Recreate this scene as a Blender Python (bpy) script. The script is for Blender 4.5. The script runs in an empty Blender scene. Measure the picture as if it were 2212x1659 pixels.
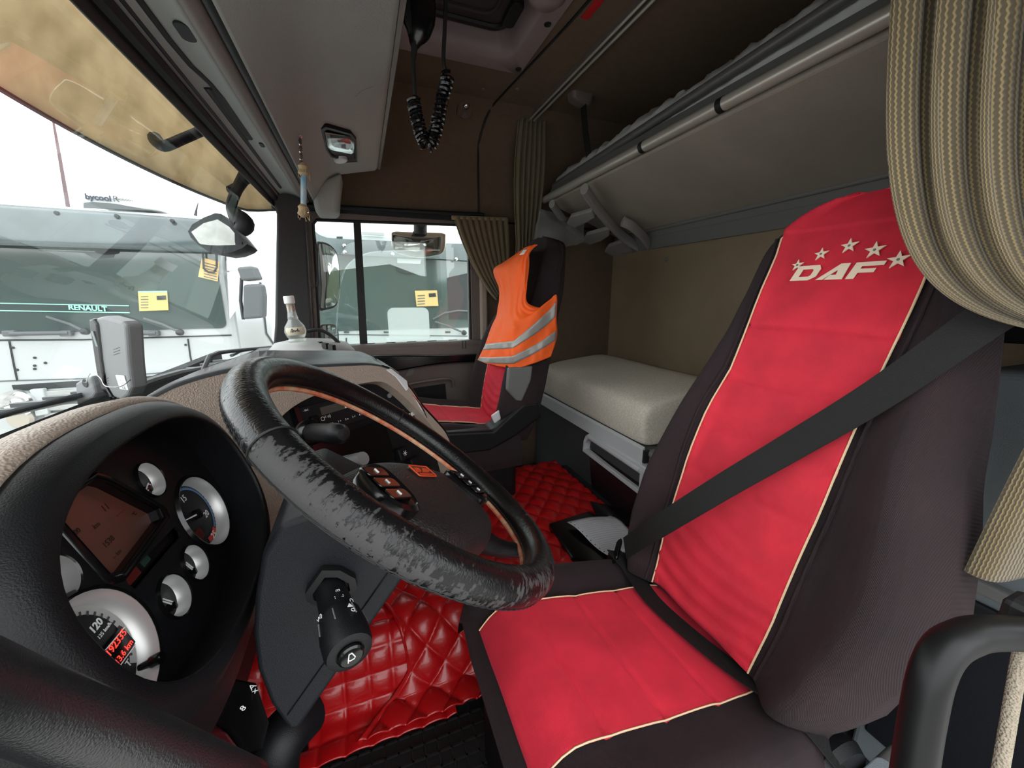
import bpy, bmesh, math, random
from math import sin, cos, pi, radians, sqrt, tan, atan2
from mathutils import Vector, Matrix, noise

random.seed(7)
SC = bpy.context.scene
COL = SC.collection
V3 = Vector

# ------------------------------------------------------------------ camera, sky, exposure
# x: towards the rear of the cab, y: from the driver's door to the passenger door, z: up, cab floor at z = 0
CAM_P = V3((0.0, 0.0, 1.03)); YAW = radians(21.0); PIT = radians(-13.0); FPX = 830.0
FW = V3((sin(YAW) * cos(PIT), cos(YAW) * cos(PIT), sin(PIT)))
RT = V3((cos(YAW), -sin(YAW), 0.0)); UP = RT.cross(FW)
cam_d = bpy.data.cameras.new('camera'); cam = bpy.data.objects.new('camera', cam_d); COL.objects.link(cam)
cam_d.sensor_fit = 'HORIZONTAL'; cam_d.sensor_width = 36.0; cam_d.lens = FPX / 2212.0 * 36.0
cam_d.clip_start = 0.01; cam_d.clip_end = 300
cam.matrix_world = Matrix(((RT.x, UP.x, -FW.x, CAM_P.x), (RT.y, UP.y, -FW.y, CAM_P.y), (RT.z, UP.z, -FW.z, CAM_P.z), (0, 0, 0, 1)))
SC.camera = cam

SKY = 1.55
w = bpy.data.worlds.new('overcast_sky'); SC.world = w; w.use_nodes = True
bg = w.node_tree.nodes['Background']; bg.inputs[0].default_value = (0.96, 0.985, 1.0, 1); bg.inputs[1].default_value = SKY
vs = SC.view_settings
vs.view_transform = 'Standard'; vs.look = 'None'; vs.gamma = 1.0; vs.use_curve_mapping = False; vs.exposure = 1.28
SC.cycles.max_bounces = 8; SC.cycles.transparent_max_bounces = 14; SC.cycles.diffuse_bounces = 5; SC.cycles.glossy_bounces = 4
SC.cycles.use_denoising = True
SC.cycles.sample_clamp_indirect = 6.0

def ray(px, py): return FW + RT * ((px - 1106.0) / FPX) - UP * ((py - 829.5) / FPX)
def at_y(px, py, Y): d = ray(px, py); return CAM_P + d * ((Y - CAM_P.y) / d.y)
def at_x(px, py, X): d = ray(px, py); return CAM_P + d * ((X - CAM_P.x) / d.x)
def at_z(px, py, Z): d = ray(px, py); return CAM_P + d * ((Z - CAM_P.z) / d.z)
def at_d(px, py, D): return CAM_P + ray(px, py) * D
def at_p(px, py, P, N): d = ray(px, py); return CAM_P + d * ((P - CAM_P).dot(N) / d.dot(N))

# ------------------------------------------------------------------ materials
MATS = {}
def nd(nt, t, **kw):
    n = nt.nodes.new(t)
    for k, v in kw.items(): setattr(n, k, v)
    return n
def mat(name, col, rough=0.5, metal=0.0, spec=0.5, coat=0.0, sheen=0.0, bump=None, vary=None, stripes=None, trans=None, emit=None, aniso=None):
    """bump: list of (kind, scale, strength[, stretch]); vary: (scale, amount[, colour2]); all in object space"""
    m = bpy.data.materials.new(name); m.use_nodes = True; nt = m.node_tree
    b = nt.nodes['Principled BSDF']; L = nt.links.new
    b.inputs['Base Color'].default_value = (*col, 1); b.inputs['Roughness'].default_value = rough
    b.inputs['Metallic'].default_value = metal; b.inputs['Specular IOR Level'].default_value = spec
    b.inputs['Coat Weight'].default_value = coat; b.inputs['Coat Roughness'].default_value = 0.12
    b.inputs['Sheen Weight'].default_value = sheen; b.inputs['Sheen Roughness'].default_value = 0.4
    tc = nd(nt, 'ShaderNodeTexCoord')
    if sheen: b.inputs['Sheen Tint'].default_value = (*[min(1, c * 3 + .03) for c in col], 1)
    if vary:
        nz = nd(nt, 'ShaderNodeTexNoise'); nz.inputs['Scale'].default_value = vary[0]; nz.inputs['Detail'].default_value = 5
        L(tc.outputs['Object'], nz.inputs['Vector'])
        rp = nd(nt, 'ShaderNodeValToRGB'); c2 = vary[2] if len(vary) > 2 else tuple(c * (1 - vary[1]) for c in col)
        rp.color_ramp.elements[0].position = .35; rp.color_ramp.elements[1].position = .68
        rp.color_ramp.elements[0].color = (*c2, 1); rp.color_ramp.elements[1].color = (*col, 1)
        L(nz.outputs['Fac'], rp.inputs['Fac']); L(rp.outputs['Color'], b.inputs['Base Color'])
    prev = None
    for bp in bump or []:
        kind, sc, st = bp[:3]; stretch = bp[3] if len(bp) > 3 else (1, 1, 1)
        mp = nd(nt, 'ShaderNodeMapping'); mp.inputs['Scale'].default_value = stretch; L(tc.outputs['Object'], mp.inputs['Vector'])
        if len(bp) > 4: mp.inputs['Rotation'].default_value = bp[4]
        if kind == 'noise':
            t = nd(nt, 'ShaderNodeTexNoise'); t.inputs['Detail'].default_value = 3; out = t.outputs['Fac']
        elif kind == 'cell':
            t = nd(nt, 'ShaderNodeTexVoronoi', feature='SMOOTH_F1'); out = t.outputs['Distance']
        else:
            t = nd(nt, 'ShaderNodeTexWave', bands_direction=kind[-1].upper()); t.inputs['Distortion'].default_value = .6; t.inputs['Detail'].default_value = 1; out = t.outputs['Fac']
        t.inputs['Scale'].default_value = sc; L(mp.outputs['Vector'], t.inputs['Vector'])
        bn = nd(nt, 'ShaderNodeBump'); bn.inputs['Strength'].default_value = st; bn.inputs['Distance'].default_value = 0.002
        L(out, bn.inputs['Height'])
        if prev: L(prev.outputs['Normal'], bn.inputs['Normal'])
        prev = bn
    if prev: L(prev.outputs['Normal'], b.inputs['Normal'])
    if trans is not None:
        tr = nd(nt, 'ShaderNodeBsdfTransparent'); mx = nd(nt, 'ShaderNodeMixShader'); mx.inputs[0].default_value = trans
        L(b.outputs[0], mx.inputs[1]); L(tr.outputs[0], mx.inputs[2]); L(mx.outputs[0], nt.nodes['Material Output'].inputs['Surface'])
    if emit:
        b.inputs['Emission Color'].default_value = (*emit[0], 1); b.inputs['Emission Strength'].default_value = emit[1]
    MATS[name] = m
    return m
def glass(name, tint=(1, 1, 1), refl=0.05, rough=0.0, haze=0.0, milky=0.0):
    m = bpy.data.materials.new(name); m.use_nodes = True; nt = m.node_tree; L = nt.links.new
    nt.nodes.remove(nt.nodes['Principled BSDF'])
    tr = nd(nt, 'ShaderNodeBsdfTransparent'); tr.inputs[0].default_value = (*tint, 1)
    gl = nd(nt, 'ShaderNodeBsdfGlossy'); gl.inputs['Roughness'].default_value = rough; gl.inputs[0].default_value = (1, 1, 1, 1)
    fr = nd(nt, 'ShaderNodeLayerWeight'); fr.inputs['Blend'].default_value = 0.25
    mth = nd(nt, 'ShaderNodeMath', operation='MULTIPLY_ADD'); mth.inputs[1].default_value = 0.14; mth.inputs[2].default_value = refl
    L(fr.outputs['Fresnel'], mth.inputs[0])
    mx = nd(nt, 'ShaderNodeMixShader'); L(mth.outputs[0], mx.inputs[0]); L(tr.outputs[0], mx.inputs[1]); L(gl.outputs[0], mx.inputs[2])
    out = mx.outputs[0]
    if haze:
        df = nd(nt, 'ShaderNodeBsdfDiffuse'); df.inputs[0].default_value = (.8, .85, .85, 1)
        m2 = nd(nt, 'ShaderNodeMixShader'); m2.inputs[0].default_value = haze
        L(out, m2.inputs[1]); L(df.outputs[0], m2.inputs[2]); out = m2.outputs[0]
    if milky:
        tl = nd(nt, 'ShaderNodeBsdfTranslucent'); tl.inputs[0].default_value = (.9, .93, .92, 1)
        m3 = nd(nt, 'ShaderNodeMixShader'); m3.inputs[0].default_value = milky; L(out, m3.inputs[1]); L(tl.outputs[0], m3.inputs[2]); out = m3.outputs[0]
    L(out, nt.nodes['Material Output'].inputs['Surface'])
    MATS[name] = m
    return m

# ------------------------------------------------------------------ object helpers
def wt(o):
    p = V3((0, 0, 0))
    while o is not None: p = p + o.location; o = o.parent
    return p
def mk(name, geo, m, parent=None, smooth=True, bevel=0.0, seg=2, sub=0, solid=0.0, auto=40, offs=0.0):
    """one mesh object; geo holds vertices in cab coordinates"""
    vs_, fs_ = geo
    me = bpy.data.meshes.new(name); me.from_pydata([tuple(v) for v in vs_], [], fs_); me.validate(); 
    bm = bmesh.new(); bm.from_mesh(me); bmesh.ops.recalc_face_normals(bm, faces=bm.faces[:]); bm.to_mesh(me); bm.free()
    o = bpy.data.objects.new(name, me); COL.objects.link(o)
    me.materials.append(m)
    if smooth:
        for p in me.polygons: p.use_smooth = True
        if auto:
            for e in me.edges: pass
            try: me.set_sharp_from_angle(angle=radians(auto))
            except Exception: pass
    if parent is not None:
        o.parent = parent; o.location = -wt(parent)
    if solid:
        md = o.modifiers.new('thickness', 'SOLIDIFY'); md.thickness = solid; md.offset = offs
    if bevel:
        md = o.modifiers.new('bevel', 'BEVEL'); md.width = bevel; md.segments = seg; md.limit_method = 'ANGLE'; md.angle_limit = radians(35)
    if sub:
        md = o.modifiers.new('subdivision', 'SUBSURF'); md.levels = sub; md.render_levels = sub
    return o
def thing(name, label, cat, loc=(0, 0, 0), group=None, kind=None):
    o = bpy.data.objects.new(name, None); COL.objects.link(o); o.location = loc; o.empty_display_size = .05
    return tag(o, label, cat, group, kind)
def tag(o, label=None, cat=None, group=None, kind=None):
    if label: o['label'] = label
    if cat: o['category'] = cat
    if group: o['group'] = group
    if kind: o['kind'] = kind
    return o
def struct(name, geo, m, label=None, **kw):
    o = mk(name, geo, m, **kw); o['kind'] = 'structure'
    if label: o['label'] = label
    return o

# ------------------------------------------------------------------ shape helpers: each returns (verts, faces)
def join(*gs):
    V, F = [], []
    for v, f in gs:
        k = len(V); V += list(v); F += [tuple(i + k for i in q) for q in f]
    return V, F
def box(c, s, R=None):
    c = V3(c); hx, hy, hz = s[0] / 2, s[1] / 2, s[2] / 2
    vs_ = []
    for dx in (-hx, hx):
        for dy in (-hy, hy):
            for dz in (-hz, hz):
                d = V3((dx, dy, dz)); vs_.append(c + (R @ d if R is not None else d))
    return vs_, [(0, 1, 3, 2), (4, 6, 7, 5), (0, 4, 5, 1), (2, 3, 7, 6), (0, 2, 6, 4), (1, 5, 7, 3)]
def box2(a, b):
    return box([(a[i] + b[i]) / 2 for i in range(3)], [abs(b[i] - a[i]) for i in range(3)])
def frame(U, V):
    U = V3(U).normalized(); V = V3(V); N = U.cross(V).normalized(); V = N.cross(U); return U, V, N
def prism(poly, O, U, V, N, d0, d1):
    O, U, V, N = V3(O), V3(U), V3(V), V3(N); n = len(poly)
    vs_ = [O + U * a + V * b + N * d0 for a, b in poly] + [O + U * a + V * b + N * d1 for a, b in poly]
    return vs_, [tuple(range(n))[::-1], tuple(range(n, 2 * n))] + [(i, (i + 1) % n, n + (i + 1) % n, n + i) for i in range(n)]
def spl(pts, n=8, closed=False):
    pts = [V3(p) for p in pts]; out = []; m = len(pts)
    rng = range(m) if closed else range(m - 1)
    for i in rng:
        if closed: p0, p1, p2, p3 = pts[i - 1], pts[i], pts[(i + 1) % m], pts[(i + 2) % m]
        else: p0, p1, p2, p3 = pts[max(i - 1, 0)], pts[i], pts[i + 1], pts[min(i + 2, m - 1)]
        for k in range(n):
            t = k / n; out.append(.5 * ((2 * p1) + (p2 - p0) * t + (2 * p0 - 5 * p1 + 4 * p2 - p3) * t * t + (3 * p1 - p0 - 3 * p2 + p3) * t ** 3))
    if not closed: out.append(pts[-1])
    return out
def spl2(pts, n=6, closed=True):
    return [(p.x, p.y) for p in spl([(a, b, 0) for a, b in pts], n, closed)]
def tube(pts, r, n=10, closed=False, caps=True, sx=1.0, ref=None):
    pts = [V3(p) for p in pts]; m = len(pts)
    rs = r if isinstance(r, (list, tuple)) else [r] * m
    if ref is None: ref = V3((0, 0, 1))
    vs_, fs_ = [], []; prev = None
    for i, p in enumerate(pts):
        if closed: t = pts[(i + 1) % m] - pts[i - 1]
        else: t = pts[min(i + 1, m - 1)] - pts[max(i - 1, 0)]
        t.normalize()
        if prev is None:
            a = V3(ref) - t * V3(ref).dot(t)
            if a.length < 1e-4: a = V3((1, 0, 0)) - t * t.x
        else: a = prev - t * prev.dot(t)
        a.normalize(); prev = a; b = t.cross(a)
        for k in range(n):
            g = 2 * pi * k / n; vs_.append(p + (a * cos(g) + b * sin(g) * sx) * rs[i])
    for i in range(m if closed else m - 1):
        j = (i + 1) % m
        for k in range(n):
            l = (k + 1) % n; fs_.append((i * n + k, i * n + l, j * n + l, j * n + k))
    if caps and not closed:
        fs_.append(tuple(range(n))[::-1]); fs_.append(tuple((m - 1) * n + k for k in range(n)))
    return vs_, fs_
def lathe(prof, O, N, seg=32, ref=(0, 0, 1), a0=0.0, a1=2 * pi):
    O = V3(O); N = V3(N).normalized(); a = V3(ref) - N * V3(ref).dot(N)
    if a.length < 1e-4: a = V3((1, 0, 0)) - N * N.x
    a.normalize(); b = N.cross(a); m = len(prof); full = abs(a1 - a0 - 2 * pi) < 1e-6
    vs_ = []; cnt = seg if full else seg + 1
    for k in range(cnt):
        g = a0 + (a1 - a0) * k / seg
        for r, h in prof: vs_.append(O + N * h + (a * cos(g) + b * sin(g)) * max(r, 1e-5))
    fs_ = []
    for k in range(seg):
        l = (k + 1) % cnt
        for i in range(m - 1): fs_.append((k * m + i, l * m + i, l * m + i + 1, k * m + i + 1))
    return vs_, fs_
def grid(f, nu, nv):
    vs_ = [f(i / nu, j / nv) for j in range(nv + 1) for i in range(nu + 1)]
    fs_ = [(j * (nu + 1) + i, j * (nu + 1) + i + 1, (j + 1) * (nu + 1) + i + 1, (j + 1) * (nu + 1) + i) for j in range(nv) for i in range(nu)]
    return vs_, fs_
def loft(loops, cap0=False, cap1=False, closed=True):
    n = len(loops[0]); vs_ = [V3(p) for l in loops for p in l]; fs_ = []
    for i in range(len(loops) - 1):
        for k in range(n if closed else n - 1):
            l = (k + 1) % n; fs_.append((i * n + k, i * n + l, (i + 1) * n + l, (i + 1) * n + k))
    if cap0: fs_.append(tuple(range(n))[::-1])
    if cap1: fs_.append(tuple((len(loops) - 1) * n + k for k in range(n)))
    return vs_, fs_
def sell(a, b, e=2.6, n=48):
    out = []
    for k in range(n):
        t = 2 * pi * k / n; c, s = cos(t), sin(t)
        out.append((a * math.copysign(abs(c) ** (2 / e), c), b * math.copysign(abs(s) ** (2 / e), s)))
    return out
def rrect(w_, h_, r, n=5):
    out = []
    for cx, cy, a0 in ((w_ / 2 - r, h_ / 2 - r, 0), (-w_ / 2 + r, h_ / 2 - r, pi / 2), (-w_ / 2 + r, -h_ / 2 + r, pi), (w_ / 2 - r, -h_ / 2 + r, 1.5 * pi)):
        for k in range(n + 1):
            g = a0 + pi / 2 * k / n; out.append((cx + r * cos(g), cy + r * sin(g)))
    return out
def onpl(poly, O, U, V): return [V3(O) + V3(U) * a + V3(V) * b for a, b in poly]
def cyl(p, q, r, n=14): return tube([p, q], r, n)
def ribbon(pts, wd, w_, th, nrm=None):
    """flat strap along pts; wd: list of width directions"""
    vs_, fs_ = [], []; m = len(pts)
    for i in range(m):
        t = (V3(pts[min(i + 1, m - 1)]) - V3(pts[max(i - 1, 0)])).normalized(); wv = V3(wd[i]); wv = (wv - t * wv.dot(t)).normalized(); nn = t.cross(wv)
        for a, b in ((-1, -1), (1, -1), (1, 1), (-1, 1)): vs_.append(V3(pts[i]) + wv * (a * w_ / 2) + nn * (b * th / 2))
    for i in range(m - 1):
        for k in range(4):
            l = (k + 1) % 4; fs_.append((i * 4 + k, i * 4 + l, i * 4 + 4 + l, i * 4 + 4 + k))
    fs_ += [(0, 1, 2, 3)[::-1], tuple(4 * (m - 1) + k for k in range(4))]
    return vs_, fs_
def text(body, size, O, U, V, ext=0.0004, align='CENTER', shear=0.0, bold=0.0, sx=1.0):
    c = bpy.data.curves.new('lettering', 'FONT'); c.body = body; c.size = size; c.extrude = ext; c.align_x = align; c.align_y = 'CENTER'; c.shear = shear; c.offset = bold; c.resolution_u = 3
    o = bpy.data.objects.new('lettering_source', c); COL.objects.link(o)
    me = bpy.data.meshes.new_from_object(o)
    U = V3(U).normalized(); N = U.cross(V3(V)).normalized(); V = N.cross(U); O = V3(O)
    vs_ = [O + U * (v.co.x * sx) + V * v.co.y + N * v.co.z for v in me.vertices]; fs_ = [tuple(p.vertices) for p in me.polygons]
    bpy.data.objects.remove(o); bpy.data.curves.remove(c); bpy.data.meshes.remove(me)
    return vs_, fs_
def sm(a, b, x):
    t = max(0.0, min(1.0, (x - a) / (b - a))); return t * t * (3 - 2 * t)
def lerp(tab, x):
    if x <= tab[0][0]: return tab[0][1]
    for (a, p), (b, q) in zip(tab, tab[1:]):
        if x <= b: return p + (q - p) * (x - a) / (b - a)
    return tab[-1][1]
X_, Y_, Z_ = V3((1, 0, 0)), V3((0, 1, 0)), V3((0, 0, 1))
def DAF(O, U, V, h, N, d):
    """three slanted block letters, built as outlines; h is the letter height"""
    L_ = []
    sl = .28
    def sh(p): return [((a + sl * b) * h, b * h) for a, b in p]
    L_.append(sh([(0, 0), (1.15, 0), (1.02, .25), (.42, .25), (.42, .75), (0, 1)])); L_.append(sh([(1.15, 0), (1.5, .24), (1.5, .76), (1.3, 1), (0, 1), (.42, .75), (1.02, .75), (1.12, .66), (1.12, .34), (1.02, .25)]))
    L_.append(sh([(1.62, 0), (2.02, 0), (2.55, .62), (2.62, .3), (2.3, .3), (2.12, 0), (3.12, 0), (3.0, 1), (2.5, 1)]))
    L_.append(sh([(3.3, 0), (3.72, 0), (3.72, .36), (4.5, .36), (4.5, .6), (3.72, .6), (3.72, .76), (4.75, .76), (4.75, 1), (3.3, 1)]))
    w_ = 4.9 * h
    return join(*[prism([(a - w_ / 2, b - h / 2) for a, b in p], O, U, V, N, 0, d) for p in L_])
# ------------------------------------------------------------------ material palette
black = mat('black_plastic', (.0055, .0058, .007), .46, spec=.32, bump=[('noise', 900, .25)])
blackg = mat('black_gloss', (.004, .004, .0045), .18)
satin = mat('dark_satin_plastic', (.0075, .009, .0125), .5, spec=.35, bump=[('noise', 1100, .3)])
rubber = mat('black_rubber', (.005, .005, .0055), .6)
beige = mat('beige_grained_plastic', (.37, .30, .245), .5, bump=[('cell', 480, .7)])
greyp = mat('grey_plastic', (.17, .172, .17), .6, bump=[('noise', 700, .2)])
ohgrey = mat('overhead_grey', (.35, .372, .352), .75, bump=[('noise', 260, .35)], vary=(3, .12))
taupe = mat('taupe_plastic', (.13, .105, .093), .5, bump=[('noise', 800, .2)])
brown = mat('brown_headliner', (.135, .092, .060), .9, bump=[('noise', 500, .4)], vary=(40, .12))
tan_ = mat('tan_wall_lining', (.24, .182, .115), .85, bump=[('noise', 500, .3)], vary=(6, .1))
trimgrey = mat('trim_grey', (.15, .150, .146), .55)
bluegrey = mat('blue_grey_plastic', (.16, .185, .20), .6, bump=[('noise', 800, .3)])
silver = mat('silver_plastic', (.72, .75, .77), .4, metal=.15)
chrome = mat('chrome', (.75, .75, .76), .15, metal=1)
brushed = mat('brushed_tube', (.52, .49, .44), .34, metal=.45)
darktube = mat('dark_tube', (.12, .115, .11), .4, metal=.2)
bunkmat = mat('bunk_panel_lining', (.34, .30, .26), .85, bump=[('noise', 380, .3)], vary=(5, .12))
redcloth = mat('red_velour', (.78, .022, .05), .75, sheen=.35, bump=[('wave_y', 240, .4), ('noise', 22, .5)], vary=(14, .22))
redcush = mat('red_velour_cushion', (.78, .022, .05), .75, sheen=.35, bump=[('wave_x', 240, .35), ('noise', 22, .5)], vary=(14, .22))
cord = mat('dark_corduroy', (.023, .0108, .0135), .85, sheen=.22, bump=[('wave_y', 230, .45), ('noise', 16, .4)], vary=(9, .3))
cordc = mat('dark_corduroy_cushion', (.023, .0108, .0135), .85, sheen=.22, bump=[('wave_x', 230, .45), ('noise', 16, .4)], vary=(9, .3))
piping = mat('cream_piping', (.78, .58, .36), .7)
cream = mat('cream_embroidery', (.86, .70, .54), .8)
mattm = mat('mattress_fabric', (.84, .77, .65), .9, bump=[('noise', 320, .4)], vary=(160, .22))
orange = mat('orange_fluorescent_fabric', (1.0, .13, .012), .7, bump=[('noise', 60, .4)])
reflect = mat('reflective_tape', (.36, .35, .33), .45, metal=.2)
redvinyl = mat('red_vinyl', (.47, .005, .007), .34, coat=.3, bump=[('noise', 160, .25)])
white = mat('white_mark', (.85, .86, .86), .5)
paper = mat('paper', (.66, .66, .70), .6)
ink = mat('ink', (.05, .05, .06), .6)
belt = mat('belt_webbing', (.014, .014, .0135), .7, spec=.25, bump=[('noise', 700, .4)])
rope = mat('twine', (.42, .31, .18), .9, bump=[('noise', 300, 1.0)])
plastic_film = mat('clear_plastic_film', (.90, .92, .93), .28, trans=.30, bump=[('noise', 14, 1.0), ('noise', 40, .8)])
bag_film = mat('bag_film', (.42, .43, .45), .25, trans=.6, bump=[('noise', 14, 1.0), ('noise', 40, .8)])
darkrope = mat('dark_twine', (.07, .05, .045), .9)
carpet = mat('dark_carpet', (.022, .022, .024), .95, bump=[('noise', 500, .8)])
mat_glass = glass('window_glass', (.955, .985, .975), .006, 0, .010)
side_glass = glass('door_glass', (.93, .98, .96), .03, 0, .015)
clear_glass = glass('clear_acrylic', (.97, .98, .98), .05)
lens_glass = glass('fresnel_lens', (.93, .95, .95), .03, .2, .05, .45)
mirror_m = mat('mirror_glass', (.72, .74, .74), .03, metal=1)
# worn leather: black hide, grey cracked base showing through where rubbed
def leather():
    m = bpy.data.materials.new('worn_black_leather'); m.use_nodes = True; nt = m.node_tree; L = nt.links.new; b = nt.nodes['Principled BSDF']
    tc = nd(nt, 'ShaderNodeTexCoord')
    n1 = nd(nt, 'ShaderNodeTexNoise'); n1.inputs['Scale'].default_value = 8; n1.inputs['Detail'].default_value = 2
    n2 = nd(nt, 'ShaderNodeTexNoise'); n2.inputs['Scale'].default_value = 150; n2.inputs['Detail'].default_value = 6; n2.inputs['Roughness'].default_value = .65
    n3 = nd(nt, 'ShaderNodeTexVoronoi', feature='DISTANCE_TO_EDGE'); n3.inputs['Scale'].default_value = 300
    mp = nd(nt, 'ShaderNodeMapping'); mp.inputs['Scale'].default_value = (1.0, .45, 1.0)
    L(tc.outputs['UV'], mp.inputs['Vector']); L(tc.outputs['Object'], n1.inputs['Vector']); L(mp.outputs['Vector'], n2.inputs['Vector']); L(mp.outputs['Vector'], n3.inputs['Vector'])
    at = nd(nt, 'ShaderNodeAttribute'); at.attribute_name = 'wear'
    a1 = nd(nt, 'ShaderNodeMath', operation='MULTIPLY_ADD'); L(n1.outputs['Fac'], a1.inputs[0]); a1.inputs[1].default_value = .7; L(at.outputs['Fac'], a1.inputs[2])
    a2 = nd(nt, 'ShaderNodeMath', operation='MULTIPLY_ADD'); L(n2.outputs['Fac'], a2.inputs[0]); a2.inputs[1].default_value = 1.1; L(a1.outputs[0], a2.inputs[2])
    r = nd(nt, 'ShaderNodeValToRGB'); r.color_ramp.elements[0].position = .49; r.color_ramp.elements[1].position = .515
    sub = nd(nt, 'ShaderNodeMath', operation='MULTIPLY'); L(a2.outputs[0], sub.inputs[0]); sub.inputs[1].default_value = .5
    L(sub.outputs[0], r.inputs['Fac'])
    mix = nd(nt, 'ShaderNodeMix', data_type='RGBA'); mix.inputs['A'].default_value = (.005, .005, .0055, 1); mix.inputs['B'].default_value = (.048, .046, .046, 1)
    L(r.outputs['Color'], mix.inputs['Factor']); L(mix.outputs['Result'], b.inputs['Base Color'])
    rr = nd(nt, 'ShaderNodeMapRange'); rr.inputs['To Min'].default_value = .27; rr.inputs['To Max'].default_value = .75; L(r.outputs['Color'], rr.inputs['Value']); L(rr.outputs[0], b.inputs['Roughness'])
    b1 = nd(nt, 'ShaderNodeBump'); b1.inputs['Strength'].default_value = .5; b1.inputs['Distance'].default_value = .0012; b1.invert = True; L(r.outputs['Color'], b1.inputs['Height'])
    b2 = nd(nt, 'ShaderNodeBump'); b2.inputs['Strength'].default_value = .6; b2.inputs['Distance'].default_value = .0015
    cl = nd(nt, 'ShaderNodeMath', operation='MINIMUM'); cl.inputs[1].default_value = .12; L(n3.outputs['Distance'], cl.inputs[0]); L(cl.outputs[0], b2.inputs['Height']); L(b1.outputs['Normal'], b2.inputs['Normal']); L(b2.outputs['Normal'], b.inputs['Normal'])
    b.inputs['Specular IOR Level'].default_value = .38; MATS['leather'] = m; return m
leather_m = leather()
# curtain weave: brown cloth with tan wavy stripes running down the drop (UV: u across the cloth, v down)
def curtain_cloth():
    m = bpy.data.materials.new('curtain_weave'); m.use_nodes = True; nt = m.node_tree; L = nt.links.new; b = nt.nodes['Principled BSDF']
    uv = nd(nt, 'ShaderNodeUVMap'); sp = nd(nt, 'ShaderNodeSeparateXYZ'); L(uv.outputs[0], sp.inputs[0])
    s1 = nd(nt, 'ShaderNodeMath', operation='MULTIPLY'); L(sp.outputs['Y'], s1.inputs[0]); s1.inputs[1].default_value = 2 * pi / .007
    s2 = nd(nt, 'ShaderNodeMath', operation='SINE'); L(s1.outputs[0], s2.inputs[0])
    s3 = nd(nt, 'ShaderNodeMath', operation='MULTIPLY_ADD'); L(s2.outputs[0], s3.inputs[0]); s3.inputs[1].default_value = .00038; L(sp.outputs['X'], s3.inputs[2])
    s4 = nd(nt, 'ShaderNodeMath', operation='MULTIPLY'); L(s3.outputs[0], s4.inputs[0]); s4.inputs[1].default_value = 2 * pi / .0040
    s5 = nd(nt, 'ShaderNodeMath', operation='COSINE'); L(s4.outputs[0], s5.inputs[0])
    r = nd(nt, 'ShaderNodeValToRGB'); r.color_ramp.elements[0].position = .3; r.color_ramp.elements[1].position = .75
    r.color_ramp.elements[0].color = (.105, .080, .046, 1); r.color_ramp.elements[1].color = (.30, .225, .105, 1)
    L(s5.outputs[0], r.inputs['Fac']); L(r.outputs['Color'], b.inputs['Base Color']); b.inputs['Roughness'].default_value = .85; b.inputs['Sheen Weight'].default_value = .3
    bp = nd(nt, 'ShaderNodeBump'); bp.inputs['Strength'].default_value = .5; bp.inputs['Distance'].default_value = .0015; L(s5.outputs[0], bp.inputs['Height']); L(bp.outputs['Normal'], b.inputs['Normal'])
    MATS['curtain'] = m; return m
curtain_m = curtain_cloth()
def uv_grid(o, nu, nv, wu, wv):
    """uv for a grid() mesh: u across in metres, v down in metres"""
    me = o.data; uvl = me.uv_layers.new(name='UVMap')
    for lp in me.loops:
        k = lp.vertex_index; i = k % (nu + 1); j = k // (nu + 1); uvl.data[lp.index].uv = (i / nu * wu, j / nv * wv)
# ------------------------------------------------------------------ the cab shell
YW = 2.05; XR = 1.44; ZC = 1.89
# floor with the raised engine tunnel between the seats
prof = [(-.04, 0), (.84, 0), (.875, .10), (.90, .165), (1.64, .165), (1.68, .10), (1.71, 0), (YW, 0), (YW, -.05), (-.04, -.05)]
struct('floor', prism(prof, (-.62, 0, 0), Y_, Z_, X_, 0, 2.08), carpet, 'dark carpeted cab floor with a raised tunnel between the seats', smooth=False)
# front bulkhead under the dashboard
struct('wall_front', box2((-.64, -.04, 0), (-.60, YW, .78)), carpet, 'dark bulkhead below the windscreen', smooth=False)
# rear wall
struct('wall_rear', box2((XR, -.06, 0), (XR + .04, YW + .02, 1.95)), tan_, 'tan lined rear wall behind the bunks', smooth=False)
# passenger side wall: strip over the door and the full height part behind it
pr = [(YW, 1.40), (YW, 1.70), (YW - .015, 1.77), (YW - .05, 1.83), (YW - .10, 1.87), (YW - .17, ZC), (YW - .17, ZC + .04), (YW + .04, ZC + .04), (YW + .04, 1.40)]
wr = struct('wall_right', join(prism(pr, (-.33, 0, 0), Y_, Z_, X_, 0, 1.79), box2((.605, YW, 0), (XR + .02, YW + .04, 1.41))), brown, 'brown lined passenger side wall around the door', smooth=True, auto=50)
sm_pts = [(.602, YW - .003, 1.40), (.602, YW - .003, 1.72), (.606, YW - .02, 1.775), (.617, YW - .055, 1.828), (.63, YW - .105, 1.868), (.645, YW - .18, ZC - .002), (.70, 1.3, ZC - .002), (.72, .9, ZC - .002)]
mk('seam', tube([V3(p) + V3((0, -.002, -.002)) for p in spl(sm_pts, 4)], .0045, 6), rubber, wr)
for px, py in ((1045, 192), (1118, 192)):
    p = at_z(px, py, ZC); mk('rivet', lathe([(0, -.004), (.007, -.0035), (.009, 0), (0, .002)], p, Z_, 12), taupe, wr)
for px, py in ((1440, 560), (1340, 575)):
    p = at_x(px, py, XR); 
    mk('wall_button', lathe([(0, -.008), (.008, -.006), (.011, 0)], p, X_, 12), trimgrey, bpy.data.objects['wall_rear'])
# driver side: only the part behind the open door and the strip above it
struct('wall_left', join(box2((.95, -.06, 0), (XR, -.03, 1.93)), box2((-.33, -.06, 1.55), (.96, -.03, 1.93))), brown, 'brown lined driver side wall behind the door opening', smooth=False)
struct('trim_6', box2((.66, -.10, 0), (.78, -.055, 1.56)), satin, 'dark door post beside the driver seat', smooth=False, bevel=.01)
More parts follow.
